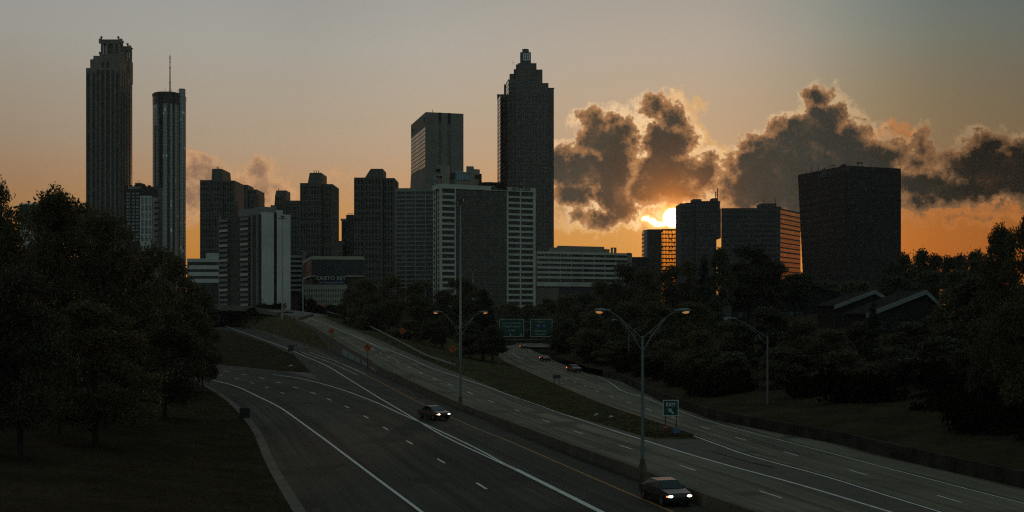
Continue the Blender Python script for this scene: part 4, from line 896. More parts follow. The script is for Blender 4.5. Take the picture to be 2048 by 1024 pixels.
mb = MB(); mb.prism([lerp2(A, B, .22), lerp2(A, B, .74), (lerp2(A, B, .74)[0], B[1] + 18), (lerp2(A, B, .22)[0], B[1] + 18)], zt - .2, Z(492, Y0 + 10)); mb.prism([lerp2(A, B, .14), lerp2(A, B, .22), (lerp2(A, B, .22)[0], B[1] + 14), (lerp2(A, B, .14)[0], B[1] + 14)], zt - .2, Z(494, Y0)); mb.prism([lerp2(A, B, .743), lerp2(A, B, .80), (lerp2(A, B, .80)[0], B[1] + 12), (lerp2(A, B, .743)[0], B[1] + 12)], zt - .2, Z(496.5, Y0 + 10)); mb.build('roof_housing', 'tan_concrete', t)
mb = MB(); g = lerp2(A, B, .85); yy = B[1] + 3
for a, b in ((1222, 1226), (1228.5, 1233)): mb.box(X(a, yy), X(b, yy), yy, yy + 3, zt - .2, Z(496.5, yy))
mb.box(X(1222, yy), X(1233, yy), yy, yy + 3, Z(496.5, yy), Z(495, yy)); mb.build('roof_frame', 'tan_concrete', t)
mb = MB(); mb.box(B[0] + .02, X(1263, B[1] + 6), B[1] + 2, B[1] + 20, GZ - 1, Z(507, B[1])); mb.box(B[0], X(1263, B[1] + 1), B[1] + 1, B[1] + 20.5, Z(507, B[1]), Z(505.5, B[1])); mb.build('end_block', 'tan_concrete', t)
t = thing('plain_annex', 'plain beige windowless annex at the foot of the long low office building', 'building', (X(1090, 600), 600, GZ - 1))
mb = MB(); mb.box(X(1069, 600), X(1118, 600), 600, 618, GZ - 2, Z(574, 600)); mb.build('wall', mat('annex_beige', (.17, .15, .115), .9, var=.12, scale=.2), t)
mb = MB(); mb.box(X(1068.6, 599.6), X(1118.5, 599.6), 599.6, 618.5, Z(574, 600), Z(572.8, 600)); mb.build('roof_edge', 'roof_dark', t)
mb = MB(); mb.box(X(1086, 599.9), X(1100, 599.9), 599.9, 600.2, GZ, Z(597, 600)); mb.build('door', 'dark_frame', t)
t = thing('low_terrace', 'dark low building linking the pale banded offices to the glass tower', 'building', (X(1280, 860), 860, GZ - 1))
mb = MB(); mb.box(X(1254, 860), X(1298, 860), 860, 880, GZ - 1, Z(515, 860)); mb.build('wall', 'dark_brick', t)
mb = MB(); mb.box(X(1253.5, 859.6), X(1298.3, 859.6), 859.6, 880.3, Z(515, 860), Z(514, 860)); mb.build('parapet', 'tan_concrete', t)

# --- glass tower the low sun shines through
Y0 = 900.; t = thing('see_through_glass_tower', 'glass apartment tower glowing gold where the low sun shines through it', 'tower', (X(1325, Y0), Y0, GZ - 1))
zt = Z(458.5, Y0); SZ = 3.05
g1_ = mat('tower_brown', (.05, .04, .036), .8, var=.2)
mb = MB(); mb.box(X(1295, Y0), X(1323.5, Y0), Y0, Y0 + 16, GZ - 1, zt); mb.build('wall', g1_, t)
mb = MB(); mb.box(X(1288, Y0), X(1295, Y0) - .02, Y0 + .5, Y0 + 14, GZ - 1, zt - .4); mb.build('side_glass', mat('pale_glass', (.25, .24, .23), .2, .3, var=.1), t)
for k in range(12):
    mb = MB(); z_ = zt - 4 - k * 3.05; mb.box(X(1286.4, Y0), X(1288, Y0), Y0 + .3, Y0 + 12, z_, z_ + .5); mb.build('balcony', g1_, t)
x0, x1 = X(1323.5, Y0), X(1362, Y0)
for k in range(18):
    z_ = zt - .8 - k * SZ
    if z_ < GZ: break
    mb = MB(); mb.box(x0 + .02, x1, Y0 + .4, Y0 + 1.6, z_ - .15, z_ + .62); mb.build('floor_slab', g1_, t)
rnd = random.Random(3); mb = MB()
for k in range(13): xx = x0 + (k + .5) * (x1 - x0) / 13; mb.box(xx - .14, xx + .14, Y0 + .42, Y0 + .8, GZ, zt - .2)
mb.build('mullion', g1_, t)
mb = MB()
for k in range(17):
    z_ = zt - .8 - k * SZ
    for j in range(13):
        solid = rnd.random() < .30 or (k > 8 and j > 8)
        if solid:
            hh = SZ - .8 if (k > 8 and j > 8) else rnd.uniform(.5, 1.5); mb.box(x0 + (j + .06) * (x1 - x0) / 13, x0 + (j + .94) * (x1 - x0) / 13, Y0 + .9, Y0 + 1.1, z_ - .15 - hh, z_ - .16)
mb.build('blind', 'tan_concrete', t)
m = bpy.data.materials.new('clear_glass'); m.use_nodes = True; q = NT(m.node_tree); MATS['clear_glass'] = m
tr = q.n('ShaderNodeBsdfTransparent'); tr.inputs[0].default_value = (.95, .78, .50, 1); gl = q.n('ShaderNodeBsdfGlossy'); gl.inputs[1].default_value = .1
mx = q.n('ShaderNodeMixShader'); mx.inputs[0].default_value = .08; q.set(mx.inputs[1], tr.outputs[0]); q.set(mx.inputs[2], gl.outputs[0]); q.set(m.node_tree.nodes['Material Output'].inputs[0], mx.outputs[0])
mb = MB(); mb.box(x0 + .02, x1 - .02, Y0 + .25, Y0 + .33, GZ, zt - .2); mb.build('curtain_wall', 'clear_glass', t)
mb = MB(); mb.box(x0, x1, Y0, Y0 + 2, zt - .19, zt + .2); mb.build('parapet', g1_, t)

# --- wide dark office complex under the sun
Y0 = 800.; t = thing('hotel_block', 'dark office block with a mast whose corner cuts across the setting sun', 'building', (X(1400, Y0), Y0, GZ - 1))
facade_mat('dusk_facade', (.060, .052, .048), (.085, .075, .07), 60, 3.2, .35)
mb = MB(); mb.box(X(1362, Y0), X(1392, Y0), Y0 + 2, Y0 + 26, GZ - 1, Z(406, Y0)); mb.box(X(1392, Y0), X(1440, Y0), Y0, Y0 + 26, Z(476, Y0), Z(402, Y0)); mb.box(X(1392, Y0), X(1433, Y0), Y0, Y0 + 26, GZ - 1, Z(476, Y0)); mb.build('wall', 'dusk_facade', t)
mb = MB(); mb.box(X(1388, Y0), X(1405, Y0), Y0 + 4, Y0 + 16, Z(402, Y0) - 2, Z(397, Y0)); mb.box(X(1374, Y0), X(1388, Y0), Y0 + 5, Y0 + 16, Z(406, Y0) - 1, Z(404, Y0)); mb.box(X(1425.5, Y0), X(1436.5, Y0), Y0 + 3, Y0 + 12, Z(402, Y0), Z(395.5, Y0)); mb.build('roof_housing', 'dusk_facade', t)
mb = MB()
for px in (1433.2, 1437.2): mb.tube([(X(px, Y0), Y0 + 4, Z(402, Y0)), (X(px, Y0), Y0 + 4, Z(375 if px > 1435 else 383, Y0))], .3, 5)
for py_ in (383, 389): mb.tube([(X(1433.2, Y0), Y0 + 4, Z(py_, Y0)), (X(1437.2, Y0), Y0 + 4, Z(py_, Y0))], .22, 5)
mb.build('roof_mast', 'dark_metal', t)
for px0, px1 in ((1363, 1390.5), (1394, 1431)):
    A, B = ((X(1362, Y0), Y0 + 2), (X(1392, Y0), Y0 + 2)) if px0 < 1380 else ((X(1392, Y0), Y0), (X(1440, Y0), Y0))
    cells(t, 'window_band', glass_mat('glass_dusk', (.03, .028, .027), (.05, .045, .042), 1.6, 3.2, .15, .35, blind=.1, spec=.3), A, B, [(upx(A, B, px0), upx(A, B, px1))], [(Z(410, Y0) - 3.2 * k - 1.9, Z(410, Y0) - 3.2 * k) for k in range(16)], -.3, .06)
t = thing('office_slab', 'wide dark office slab with a sunset-lit banded flank beside the leaning dark tower', 'building', (X(1500, Y0), Y0, GZ - 1))
zt = Z(416, Y0); Lc = (X(1443, Y0), Y0 + 1); Mc = (X(1560, Y0), Y0); Rc = corner(1600, 419.5, zt) if False else (X(1601, Y0 + 38), Y0 + 38)
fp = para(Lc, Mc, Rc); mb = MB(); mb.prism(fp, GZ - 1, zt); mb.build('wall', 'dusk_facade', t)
mb = MB(); mb.box(X(1440, Y0) + .02, X(1443, Y0) - .02, Y0 + 2, Y0 + 20, Z(476, Y0), zt - .2); mb.build('link', 'dusk_facade', t)
cells(t, 'window_band', 'glass_dusk', Lc, Mc, [(1., flen(Lc, Mc) - 1)], [(zt - 3.2 * k - 3.6, zt - 3.2 * k - 1.9) for k in range(16)], -.3, .06)
mb = MB(); mb.box(X(1520, Y0 + 5), X(1562, Y0 + 5), Y0 + 5, Y0 + 20, zt, Z(412, Y0)); mb.box(X(1521, Y0 + 5), X(1553, Y0 + 5), Y0 + 5.2, Y0 + 18, Z(412, Y0), Z(405.5, Y0)); mb.build('roof_housing', 'dusk_facade', t)
for px in (1527, 1551): mast(t, X(px, Y0 + 6), Y0 + 6, Z(405.5, Y0), 4, .2)
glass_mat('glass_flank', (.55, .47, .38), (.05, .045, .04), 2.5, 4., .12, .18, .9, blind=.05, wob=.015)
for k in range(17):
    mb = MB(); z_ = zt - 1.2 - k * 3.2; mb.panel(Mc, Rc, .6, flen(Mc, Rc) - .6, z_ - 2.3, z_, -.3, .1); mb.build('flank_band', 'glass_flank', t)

# --- dark flaring tower on the right
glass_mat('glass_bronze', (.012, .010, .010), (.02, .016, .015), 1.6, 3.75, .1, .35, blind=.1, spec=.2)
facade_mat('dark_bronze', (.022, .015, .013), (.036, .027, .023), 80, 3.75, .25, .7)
Y0 = 640.; zt = Z(331, Y0); Mc = (X(1690, Y0), Y0); Lc = corner(1596, 350, zt); Rc = corner(1802, 337, zt); Rb = Rc
t = thing('dark_leaning_tower', 'broad black office tower with a leaning flank and lettering at its roof edge', 'tower', (Mc[0], Y0, GZ - 1))
fp = para(Lc, Mc, Rc); nfl = 22; z0 = GZ - 2; mb = MB()
Lx = (X(1606.5, Lc[1]) - Lc[0])
for k in range(nfl):
    za, zb_ = zt - (k + 1) * (zt - z0) / nfl, zt - k * (zt - z0) / nfl; s = min(1, k / (nfl - 5)); L2 = (Lc[0] + Lx * s, Lc[1]); f2_ = [L2, Mc, Rc, (fp[3][0], fp[3][1])]
    mb.prism(f2_, za, zb_ - (.02 if k else 0))
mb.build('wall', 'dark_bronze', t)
for k in range(nfl):
    zb_ = zt - k * (zt - z0) / nfl; s = min(1, k / (nfl - 5)); L2 = (Lc[0] + Lx * s, Lc[1]); f = MB()
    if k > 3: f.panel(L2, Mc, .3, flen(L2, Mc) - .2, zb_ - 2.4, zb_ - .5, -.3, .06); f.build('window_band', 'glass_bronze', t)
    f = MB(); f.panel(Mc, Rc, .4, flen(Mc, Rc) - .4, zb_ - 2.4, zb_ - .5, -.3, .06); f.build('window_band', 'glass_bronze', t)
mat('letter_grey', (.06, .068, .07), .7, var=0)
f_ = lambda px: lerp2(Lc, Mc, upx(Lc, Mc, px) / flen(Lc, Mc))
c = f_(1668); text('Georgia Power', t, 5.0, (c[0] - .25, c[1] - .25, Z(343, c[1])), Lc, Mc, 'letter_grey', bold=.06)
c = f_(1645); u = ((Mc[0] - Lc[0]) / flen(Lc, Mc), (Mc[1] - Lc[1]) / flen(Lc, Mc)); zc_ = Z(347.5, c[1])
mb = MB(); tri = lambda d: [(c[0] + u[0] * k + u[1] * d, c[1] + u[1] * k - u[0] * d, zz) for k, zz in ((-4.5, zc_ - 2.2), (4.5, zc_ - 2.2), (2.2, zc_ + 3.2))]
mb.face(tri(.25)); mb.face(tri(-.05)[::-1]); mb.build('triangle_emblem', mat('emblem_teal', (.03, .07, .08), .6, var=0), t)
for px, hpx in ((1602, 6), (1611, 4), (1622, 18), (1635.5, 16), (1644, 4)):
    c = f_(px); mast(t, c[0] + .5, c[1] + 1, zt, hpx * c[1] / F, .18)
mb = MB()
for px in (1660, 1664.5, 1668.5): c = f_(px); mb.tube([(c[0] + .5, c[1] + 1, zt), (c[0] + .5, c[1] + 1, zt + 1.9)], .12, 4); mb.tube([(c[0] - .3, c[1] + 1, zt + 1.6), (c[0] + 1.3, c[1] + 1, zt + 1.6)], .12, 4)
mb.build('antenna_frame', 'dark_metal', t)
mb = MB(); mb.box(X(1682.5, Y0 + 3), X(1688, Y0 + 3), Y0 + 2, Y0 + 6, zt, Z(327.5, Y0)); mb.box(X(1690, Y0 + 3), X(1692, Y0 + 3), Y0 + 3, Y0 + 4, zt, Z(326, Y0)); mb.box(X(1685, Y0 + 3), X(1692, Y0 + 3), Y0 + 3, Y0 + 4, Z(330.5, Y0), Z(329.5, Y0)); mb.build('roof_plant', 'dark_metal', t)
mb = MB(); yy = Y0 + 14
for px in (1714, 1717, 1725): mb.tube([(X(px, yy), yy, zt), (X(px, yy), yy, zt + 3.4)], .16, 4)
mb.tube([(X(1713, yy), yy, zt + 3.2), (X(1726, yy), yy, zt + 3.2)], .35, 5); mb.tube([(X(1720, yy), yy, zt + 3.2), (X(1727, yy), yy, zt)], .2, 4); mb.build('roof_crane', 'dark_metal', t)
# --- pale rooms glimpsed and roofs on the right
def gable(name, label, px0, px1, pr, y_eave, y_ridge, Yf, dep, roof, wallm, zb=None):
    """House whose near slope rises from the left eave to the ridge; seen roof edge between the two columns."""
    t = thing(name, label, 'building', (X((px0 + px1) / 2, Yf), Yf, hg(X((px0 + px1) / 2, Yf), Yf) - 1))
    x0, x1, xr_ = X(px0, Yf), X(px1, Yf), X(pr, Yf); ze, zrd = Z(y_eave, Yf), Z(y_ridge, Yf); z0 = ze - 7
    mb = MB(); mb.face([(x0, Yf, z0), (x1, Yf, z0), (x1, Yf, ze), (xr_, Yf, zrd - .3), (x0, Yf, ze - .3)]); mb.face([(x0, Yf, z0), (x0, Yf + dep, z0), (x0, Yf + dep, ze - .3), (x0, Yf, ze - .3)][::-1]); mb.face([(x1, Yf, z0), (x1, Yf + dep, z0), (x1, Yf + dep, ze), (x1, Yf, ze)]); mb.build('wall', wallm, t)
    mb = MB()
    for xa, xb, za, zb_ in ((x0 - .5, xr_, ze - .3, zrd), (xr_, x1 + .5, zrd, ze)):
        th = .25
        mb.face([(xa, Yf - .6, za), (xb, Yf - .6, zb_), (xb, Yf + dep, zb_), (xa, Yf + dep, za)]); mb.face([(xa, Yf - .6, za - th), (xb, Yf - .6, zb_ - th), (xb, Yf - .6, zb_), (xa, Yf - .6, za)]); mb.face([(xa, Yf - .6, za - th), (xa, Yf + dep, za - th), (xb, Yf + dep, zb_ - th), (xb, Yf - .6, zb_ - th)])
    mb.build('roof', roof, t)
    mb = MB()
    for xa, xb, za, zb_ in ((x0 - .5, xr_, ze - .3, zrd), (xr_, x1 + .5, zrd, ze)): mb.face([(xa, Yf - .66, za - .75), (xb, Yf - .66, zb_ - .75), (xb, Yf - .66, zb_ + .03), (xa, Yf - .66, za + .03)]); mb.face([(xa, Yf - .66, za + .03), (xb, Yf - .66, zb_ + .03), (xb, Yf - .45, zb_ + .03), (xa, Yf - .45, za + .03)])
    mb.build('roof_edge', mat('fascia', (.14, .16, .15), .7, var=.15) if 'pale' in label else 'roof_dark', t)
    for k in range(3):
        mb = MB(); w_ = (x1 - x0) / 3; mb.box(x0 + w_ * k + w_ * .3, x0 + w_ * k + w_ * .7, Yf - .05, Yf + .2, ze - 3.2, ze - 1.6); mb.build('window', 'glass_office', t)
    return t
gable('gabled_house', 'left one of two gabled houses with pale roof edges above the right trees', 1672, 1790, 1748, 608, 580, 232, 14, mat('shingle', (.016, .015, .014), .95, spec=.03, var=.3, scale=1.), 'roof_dark')
gable('gabled_house', 'right one of two gabled houses with pale roof edges above the right trees', 1736, 1892, 1850, 624, 580, 205, 14, 'shingle', 'roof_dark')
gable('wide_gabled_house', 'wide house with a broad dark gable roof in front of the black leaning tower', 1430, 1740, 1605, 612, 558, 330, 26, 'shingle', 'roof_dark')
t = thing('garden_house', 'small cream house wall glimpsed through the trees below the sunset', 'building', (X(1452, 285), 285, 5))
mb = MB(); mb.box(X(1432, 285), X(1463, 285), 285, 292, 8, Z(608, 285)); mb.build('wall', mat('cream_wall', (.07, .062, .045), .85, var=.2), t)
mb = MB(); mb.prism([(X(1431, 285), 284.4), (X(1464, 285), 284.4), (X(1464, 285), 293), (X(1431, 285), 293)], Z(608, 285), Z(607, 285)); mb.build('roof', 'roof_dark', t)
mb = MB(); mb.box(X(1443, 284.9), X(1446.5, 284.9), 284.9, 285.1, 8, Z(608, 285)); mb.build('downpipe', 'dark_frame', t)
t = thing('flat_roof_block', 'pale flat-roofed block peeking over the left tree crowns', 'building', (X(55, 640), 640, GZ - 1))
mb = MB(); mb.box(X(38, 640), X(71, 640), 640, 655, GZ - 1, Z(407, 640)); mb.build('wall', 'pale_panel', t)
mb = MB(); mb.box(X(40, 639.8), X(69, 639.8), 639.8, 640.1, Z(418, 640), Z(410, 640)); mb.build('window_band', 'glass_office', t)
# ------------------------------------------------------------------ trees and shrubs
def crown_mesh(name, seed, n, leaf, lobes, m, squash=.8, droop=.2, fringe=.12):
    """Leaf-sized faces gathered in sprays on the shells of many lobes. lobes: (x, y, z, r)."""
    g = np.random.default_rng(seed)
    L = np.array(lobes, float); wgt = L[:, 3] ** 2; wgt /= wgt.sum()
    ns = max(40, n // 9)                                     # sprays
    k = g.choice(len(L), ns, p=wgt)
    d = g.normal(size=(ns, 3)); d /= np.linalg.norm(d, axis=1)[:, None]
    d[:, 2] = np.where(d[:, 2] < -.35, -d[:, 2] * .6, d[:, 2])
    rad = L[k, 3] * (1 - np.abs(g.normal(0, .22, ns))).clip(.2, 1) * (1 + fringe * np.abs(g.normal(0, 1, ns)) * (g.random(ns) < .35))
    c = L[k, :3] + d * rad[:, None] * np.array([1, 1, squash])
    per = n // ns
    P = np.repeat(c, per, 0) + g.normal(0, 1, (ns * per, 3)) * np.array([1, 1, .6]) * leaf * 1.5
    N = len(P)
    a = np.repeat(d, per, 0) * .6 + g.normal(0, 1, (N, 3)); a /= np.linalg.norm(a, axis=1)[:, None]
    b = np.cross(a, g.normal(0, 1, (N, 3))); b /= np.linalg.norm(b, axis=1)[:, None] + 1e-9
    a = np.cross(b, a); a[:, 2] -= droop; a /= np.linalg.norm(a, axis=1)[:, None]
    s = leaf * g.uniform(.55, 1.35, N)[:, None]
    V = np.empty((N, 4, 3)); V[:, 0] = P - a * s; V[:, 1] = P + b * s * .42; V[:, 2] = P + a * s; V[:, 3] = P - b * s * .42
    me = bpy.data.meshes.new(name); me.vertices.add(N * 4); me.vertices.foreach_set('co', V.ravel())
    me.loops.add(N * 4); me.loops.foreach_set('vertex_index', np.arange(N * 4, dtype=np.int32))
    me.polygons.add(N); me.polygons.foreach_set('loop_start', np.arange(0, N * 4, 4, dtype=np.int32))
    me.update(calc_edges=True); me.materials.append(MATS[m]); return me
def lobes_round(seed, hh, r, nl, base=.22):
    g = random.Random(seed); out = []
    for i in range(nl):
        t = g.random(); z = hh * (base + (1 - base) * t * .92); prof = math.sin(math.pi * min(1, (t * .78 + .2))) ** .7
        an = g.random() * 6.283; q = r * prof * math.sqrt(g.uniform(.15, 1)) * .78
        out.append((q * math.cos(an), q * math.sin(an), z, r * g.uniform(.22, .40)))
    out.append((0, 0, hh * .62, r * .5)); return out
def lobes_cone(seed, hh, r, nl):
    g = random.Random(seed); out = []
    for i in range(nl):
        t = g.random() ** .8; an = g.random() * 6.283; q = r * (1 - t) ** .75 * .72
        out.append((q * math.cos(an), q * math.sin(an), hh * (.08 + .88 * t), r * g.uniform(.16, .26) * (1.15 - .6 * t)))
    return out
def limb_mesh(seed, hh, r, lobes, r0):
    g = random.Random(seed); mb = MB()
    mb.tube([(0, 0, -1.2), (g.uniform(-.1, .1), 0, hh * .12), (g.uniform(-.3, .3), g.uniform(-.3, .3), hh * .35), (0, 0, hh * .8)], [r0 * 1.3, r0, r0 * .75, r0 * .2], 9)
    for l in g.sample(lobes, min(len(lobes), 14)):
        z = hh * g.uniform(.16, .45); mb.tube([(0, 0, z), (l[0] * .45, l[1] * .45, z + (l[2] - z) * .45 + .3), (l[0], l[1], l[2])], [r0 * .42, r0 * .28, r0 * .08], 6)
    me = bpy.data.meshes.new('trunk'); me.from_pydata(mb.v, [], mb.f); me.materials.append(MATS['bark']); me.polygons.foreach_set('use_smooth', [True] * len(me.polygons)); return me
PROTO = {}
def proto(kind, seed, hh, r, n, leaf, m, nl=26, cone=False, r0=.3):
    lo = lobes_cone(seed, hh, r, nl) if cone else lobes_round(seed, hh, r, nl)
    PROTO[kind] = (crown_mesh('crown', seed, n, leaf, lo, m), limb_mesh(seed, hh, r, lo, r0), hh, r)
proto('broad_a', 11, 20, 7, 42000, .17, 'leaves_olive', 34, r0=.38); proto('broad_b', 12, 20, 7.5, 42000, .17, 'leaves_dark', 38, r0=.38)
proto('mid_a', 13, 16, 6, 15000, .27, 'leaves_dark', 28); proto('mid_b', 14, 16, 6.5, 15000, .27, 'leaves_olive', 24); proto('mid_c', 15, 16, 5, 14000, .26, 'leaves_dark', 30)
proto('cone', 16, 16, 5, 15000, .24, 'leaves_pine', 70, True); proto('far', 17, 16, 7, 7000, .45, 'leaves_dark', 30)
mesh_s = crown_mesh('foliage', 21, 5000, .16, [(random.uniform(-1.3, 1.3), random.uniform(-1, 1), random.uniform(.5, 1.3), random.uniform(.6, .95)) for _ in range(9)], 'leaves_shrub')
def gz(x, y):
    if y < 214 and x < xl(y): return max(hg(x, y), zA(y) + .1)
    if xcr(y) < x < xr(y) and 112 < y < 402: return zC(y) + (0 - zC(y)) * min(1, max(0, (x - xcr(y)) / max(.5, xdl(y) - xcr(y))))
    return hg(x, y)
rt = random.Random(5)
def tree(kind, px, top, Y, wpx, label, group, name='broadleaf_tree', z=None):
    x = X(px, Y); zg = gz(x, Y) if z is None else z; cr, tr, hh, r = PROTO[kind]
    h = Z(top, Y) - zg; w = wpx * Y / F
    t = thing(name, label, 'tree', (x, Y, zg - .1), group); sx = w / (2 * r * 1.02); sz = h / (hh * 1.03)
    t.rotation_euler = (0, 0, rt.uniform(0, 6.28)); t.scale = (sx, sx, sz)
    for nm, me in (('trunk', tr), ('crown', cr)):
        o = bpy.data.objects.new(nm, me); COL.objects.link(o); o.parent = t
    return t
GL, GC, GR, GH = 'trees on the left bank', 'trees between the centre and right roads', 'trees on the wooded right bank', 'trees along the skyline on the right'
tree('broad_b', -12, 338, 84, 205, 'big tree cut by the left edge, tallest crown of the left bank', GL)
tree('broad_a', 118, 374, 98, 200, 'big olive tree with feathery top sprays in front of the tall stone tower', GL)
tree('broad_b', 212, 408, 106, 235, 'big dark tree below the foot of the tall stone tower', GL)
tree('broad_a', 268, 510, 112, 190, 'rounded tree below the dark brick apartment block on the left bank', GL)
tree('mid_a', 300, 484, 150, 150, 'dark tree whose crown meets the foot of the round hotel tower', GL)
tree('mid_b', 352, 510, 165, 140, 'tree right of the round hotel tower foot, in front of the low white offices', GL)
tree('mid_a', 398, 570, 185, 120, 'rightmost dark tree of the left bank, beside the grass island', GL)
tree('broad_b', 330, 610, 122, 190, 'low spreading tree leaning over the exit road at the edge of the left bank', GL)
tree('broad_b', 40, 520, 80, 260, 'low wide tree filling the left edge under the tallest crown', GL)
tree('broad_a', 190, 600, 92, 260, 'low dark tree with glinting leaves above the bare left bank', GL)
tree('mid_b', 165, 405, 160, 180, 'dark tree filling the gap behind the feathery olive tree', GL)
tree('mid_a', 80, 400, 170, 220, 'dark tree standing behind the front crowns of the left bank', GL)
tree('mid_b', 405, 640, 165, 80, 'small tree at the bend of the exit road', GL)
for (px, top, Y, w, k) in ((726, 556, 345, 86, 'mid_a'), (778, 552, 340, 92, 'mid_b'), (838, 560, 330, 92, 'mid_a'), (884, 578, 310, 74, 'mid_c'), (702, 575, 360, 60, 'mid_c'), (820, 640, 318, 80, 'mid_b'), (745, 606, 335, 80, 'mid_a'), (870, 640, 300, 70, 'mid_a')):
    tree(k, px, top, Y, w, 'dark leafy tree in the clump behind the curving guardrail', 'trees behind the guardrail', z=zC(Y) - 3.5)
tree('mid_a', 922, 553, 292, 92, 'round-topped tree behind the second lamp post, in front of the ALTITUDE building', GC)
tree('cone', 966, 574, 272, 104, 'broad conical tree at the near end of the clump, covering the left overhead sign', GC, 'conifer_tree')
tree('mid_c', 985, 650, 262, 62, 'small bushy tree at the median edge beside the right road', GC)
tree('mid_c', 940, 640, 268, 70, 'low tree behind the orange curve sign by the second lamp post', GC)
for (px, top, Y, w, k) in ((1020, 604, 440, 66, 'mid_a'), (1056, 608, 470, 56, 'mid_c'), (1098, 598, 500, 60, 'mid_b'), (1078, 612, 455, 60, 'mid_a')):
    tree(k, px, top, Y, w, 'small tree at the foot of the ALTITUDE building beyond the overhead signs', 'trees beyond the overhead signs')
RIGHT = [(1132, 590, 352, 92, 'mid_b'), (1172, 583, 345, 92, 'mid_a'), (1206, 562, 330, 96, 'mid_b'), (1248, 522, 318, 84, 'mid_a'), (1292, 538, 300, 96, 'mid_b'), (1345, 528, 310, 90, 'mid_a'), (1378, 520, 315, 70, 'mid_b'), (1498, 487, 300, 118, 'mid_a'), (1545, 520, 300, 90, 'mid_c'), (1590, 545, 310, 80, 'mid_a'), (1130, 630, 300, 90, 'mid_a'), (1190, 625, 262, 110, 'mid_b'), (1258, 600, 240, 120, 'mid_a'), (1320, 600, 222, 120, 'mid_c'), (1385, 600, 212, 110, 'mid_a'), (1400, 660, 185, 110, 'mid_b'), (1470, 640, 182, 120, 'mid_a'), (1540, 610, 180, 120, 'mid_c'), (1330, 680, 195, 110, 'mid_b'), (1230, 680, 235, 100, 'mid_c'), (1130, 662, 300, 70, 'mid_c'), (1600, 640, 165, 130, 'mid_b'), (1660, 655, 160, 120, 'mid_a'), (1720, 640, 172, 90, 'mid_c'), (1560, 690, 150, 130, 'mid_a'), (1820, 640, 150, 150, 'mid_a'), (1900, 585, 150, 140, 'mid_b'), (1960, 540, 140, 160, 'mid_c'), (1690, 700, 142, 150, 'mid_b'), (1790, 690, 136, 150, 'mid_a'), (1880, 670, 130, 170, 'mid_c'), (1980, 640, 122, 190, 'mid_b'), (1460, 700, 165, 110, 'mid_c'), (2060, 560, 118, 190, 'mid_a')]
for (px, top, Y, w, k) in RIGHT: tree(k, px, top, Y, w, 'dark leafy tree in the wood covering the right bank', GR)
tree('mid_c', 1430, 588, 262, 44, 'small tree half covering the cream house wall', GR)
tree('cone', 1408, 505, 285, 62, 'slender reddish tree whose tip stands before the glowing gap under the sunset', GR, 'conifer_tree')
tree('mid_c', 1442, 492, 292, 60, 'thin leafy tree beside the gap in the dark office block', GR)
tree('cone', 1748, 598, 165, 60, 'small pointed fir between the two pale roof edges', GR, 'conifer_tree')
tree('mid_a', 1985, 505, 135, 150, 'dense dark tree behind the leafy twigs near the right edge', GR)
tree('broad_a', 2000, 446, 108, 140, 'tree with separate leafy twigs against the orange sky near the right edge', GR)
tree('broad_a', 2075, 408, 96, 200, 'tallest tree at the right edge, its crown cut by the frame', GR)
for (px, top, Y, w) in ((1812, 505, 430, 56), (1838, 498, 440, 60), (1868, 508, 440, 56), (1895, 512, 430, 52), (1925, 508, 425, 56), (1790, 522, 420, 60), (1952, 500, 400, 60), (1850, 540, 390, 90), (1920, 540, 380, 90), (1780, 550, 390, 90), (1700, 560, 420, 120), (1640, 560, 430, 110), (1610, 545, 520, 60)):
    tree('far', px, top, Y, w, 'dark tree on the skyline under the orange horizon right of the black tower', GH)
for i, (px, top, Y, w) in enumerate(((540, 604, 452, 64), (512, 612, 446, 44), (572, 622, 420, 40), (500, 622, 436, 40), (640, 608, 470, 40), (670, 606, 450, 50), (690, 622, 400, 50), (612, 592, 500, 40), (715, 640, 360, 40))):
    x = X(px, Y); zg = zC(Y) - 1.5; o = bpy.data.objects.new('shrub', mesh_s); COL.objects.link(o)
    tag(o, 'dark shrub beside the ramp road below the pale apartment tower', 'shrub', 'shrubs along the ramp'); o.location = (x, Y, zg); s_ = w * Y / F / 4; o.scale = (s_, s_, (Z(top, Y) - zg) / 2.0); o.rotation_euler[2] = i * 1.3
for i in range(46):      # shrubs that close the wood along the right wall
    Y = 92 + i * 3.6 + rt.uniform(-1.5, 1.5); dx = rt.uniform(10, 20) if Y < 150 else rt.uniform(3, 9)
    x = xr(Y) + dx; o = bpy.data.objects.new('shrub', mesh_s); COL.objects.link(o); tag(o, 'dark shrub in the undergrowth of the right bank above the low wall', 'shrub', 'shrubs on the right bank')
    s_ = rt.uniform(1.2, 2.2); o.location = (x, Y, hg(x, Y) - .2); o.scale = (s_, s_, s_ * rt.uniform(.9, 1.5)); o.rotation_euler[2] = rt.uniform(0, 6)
def tufts(name, pts, n, hgt, m):
    g = np.random.default_rng(9); V = []; Fc = []
    for _ in range(n):
        x, y, z = pts(g); a = g.uniform(0, 6.28); h = hgt * g.uniform(.4, 1.2); w = .05 + .05 * g.random(); dx, dy = math.cos(a) * w, math.sin(a) * w; lx, ly = g.normal(0, .3 * h, 2); i = len(V)
        V += [(x - dx, y - dy, z - .05), (x + dx, y + dy, z - .05), (x + lx, y + ly, z + h)]; Fc.append((i, i + 1, i + 2))
    me = bpy.data.meshes.new(name); me.from_pydata(V, [], Fc); me.materials.append(MATS[m]); o = bpy.data.objects.new(name, me); COL.objects.link(o); o['kind'] = 'stuff'; return o
leaf_mat('blades', (.030, .026, .012), (.060, .052, .024))
def pl(g):
    y = 58 + 110 * g.random() ** 1.4; x = xl(y) - .8 - abs(g.normal(0, 9)); d = (xl(y) - .75 - x) / 47.25; t = 1 - d; t2 = sm(t) * .5 + t * .5; return x, y, (zA(y) + 5.8) * (1 - t2) + (zA(y) + .16) * t2
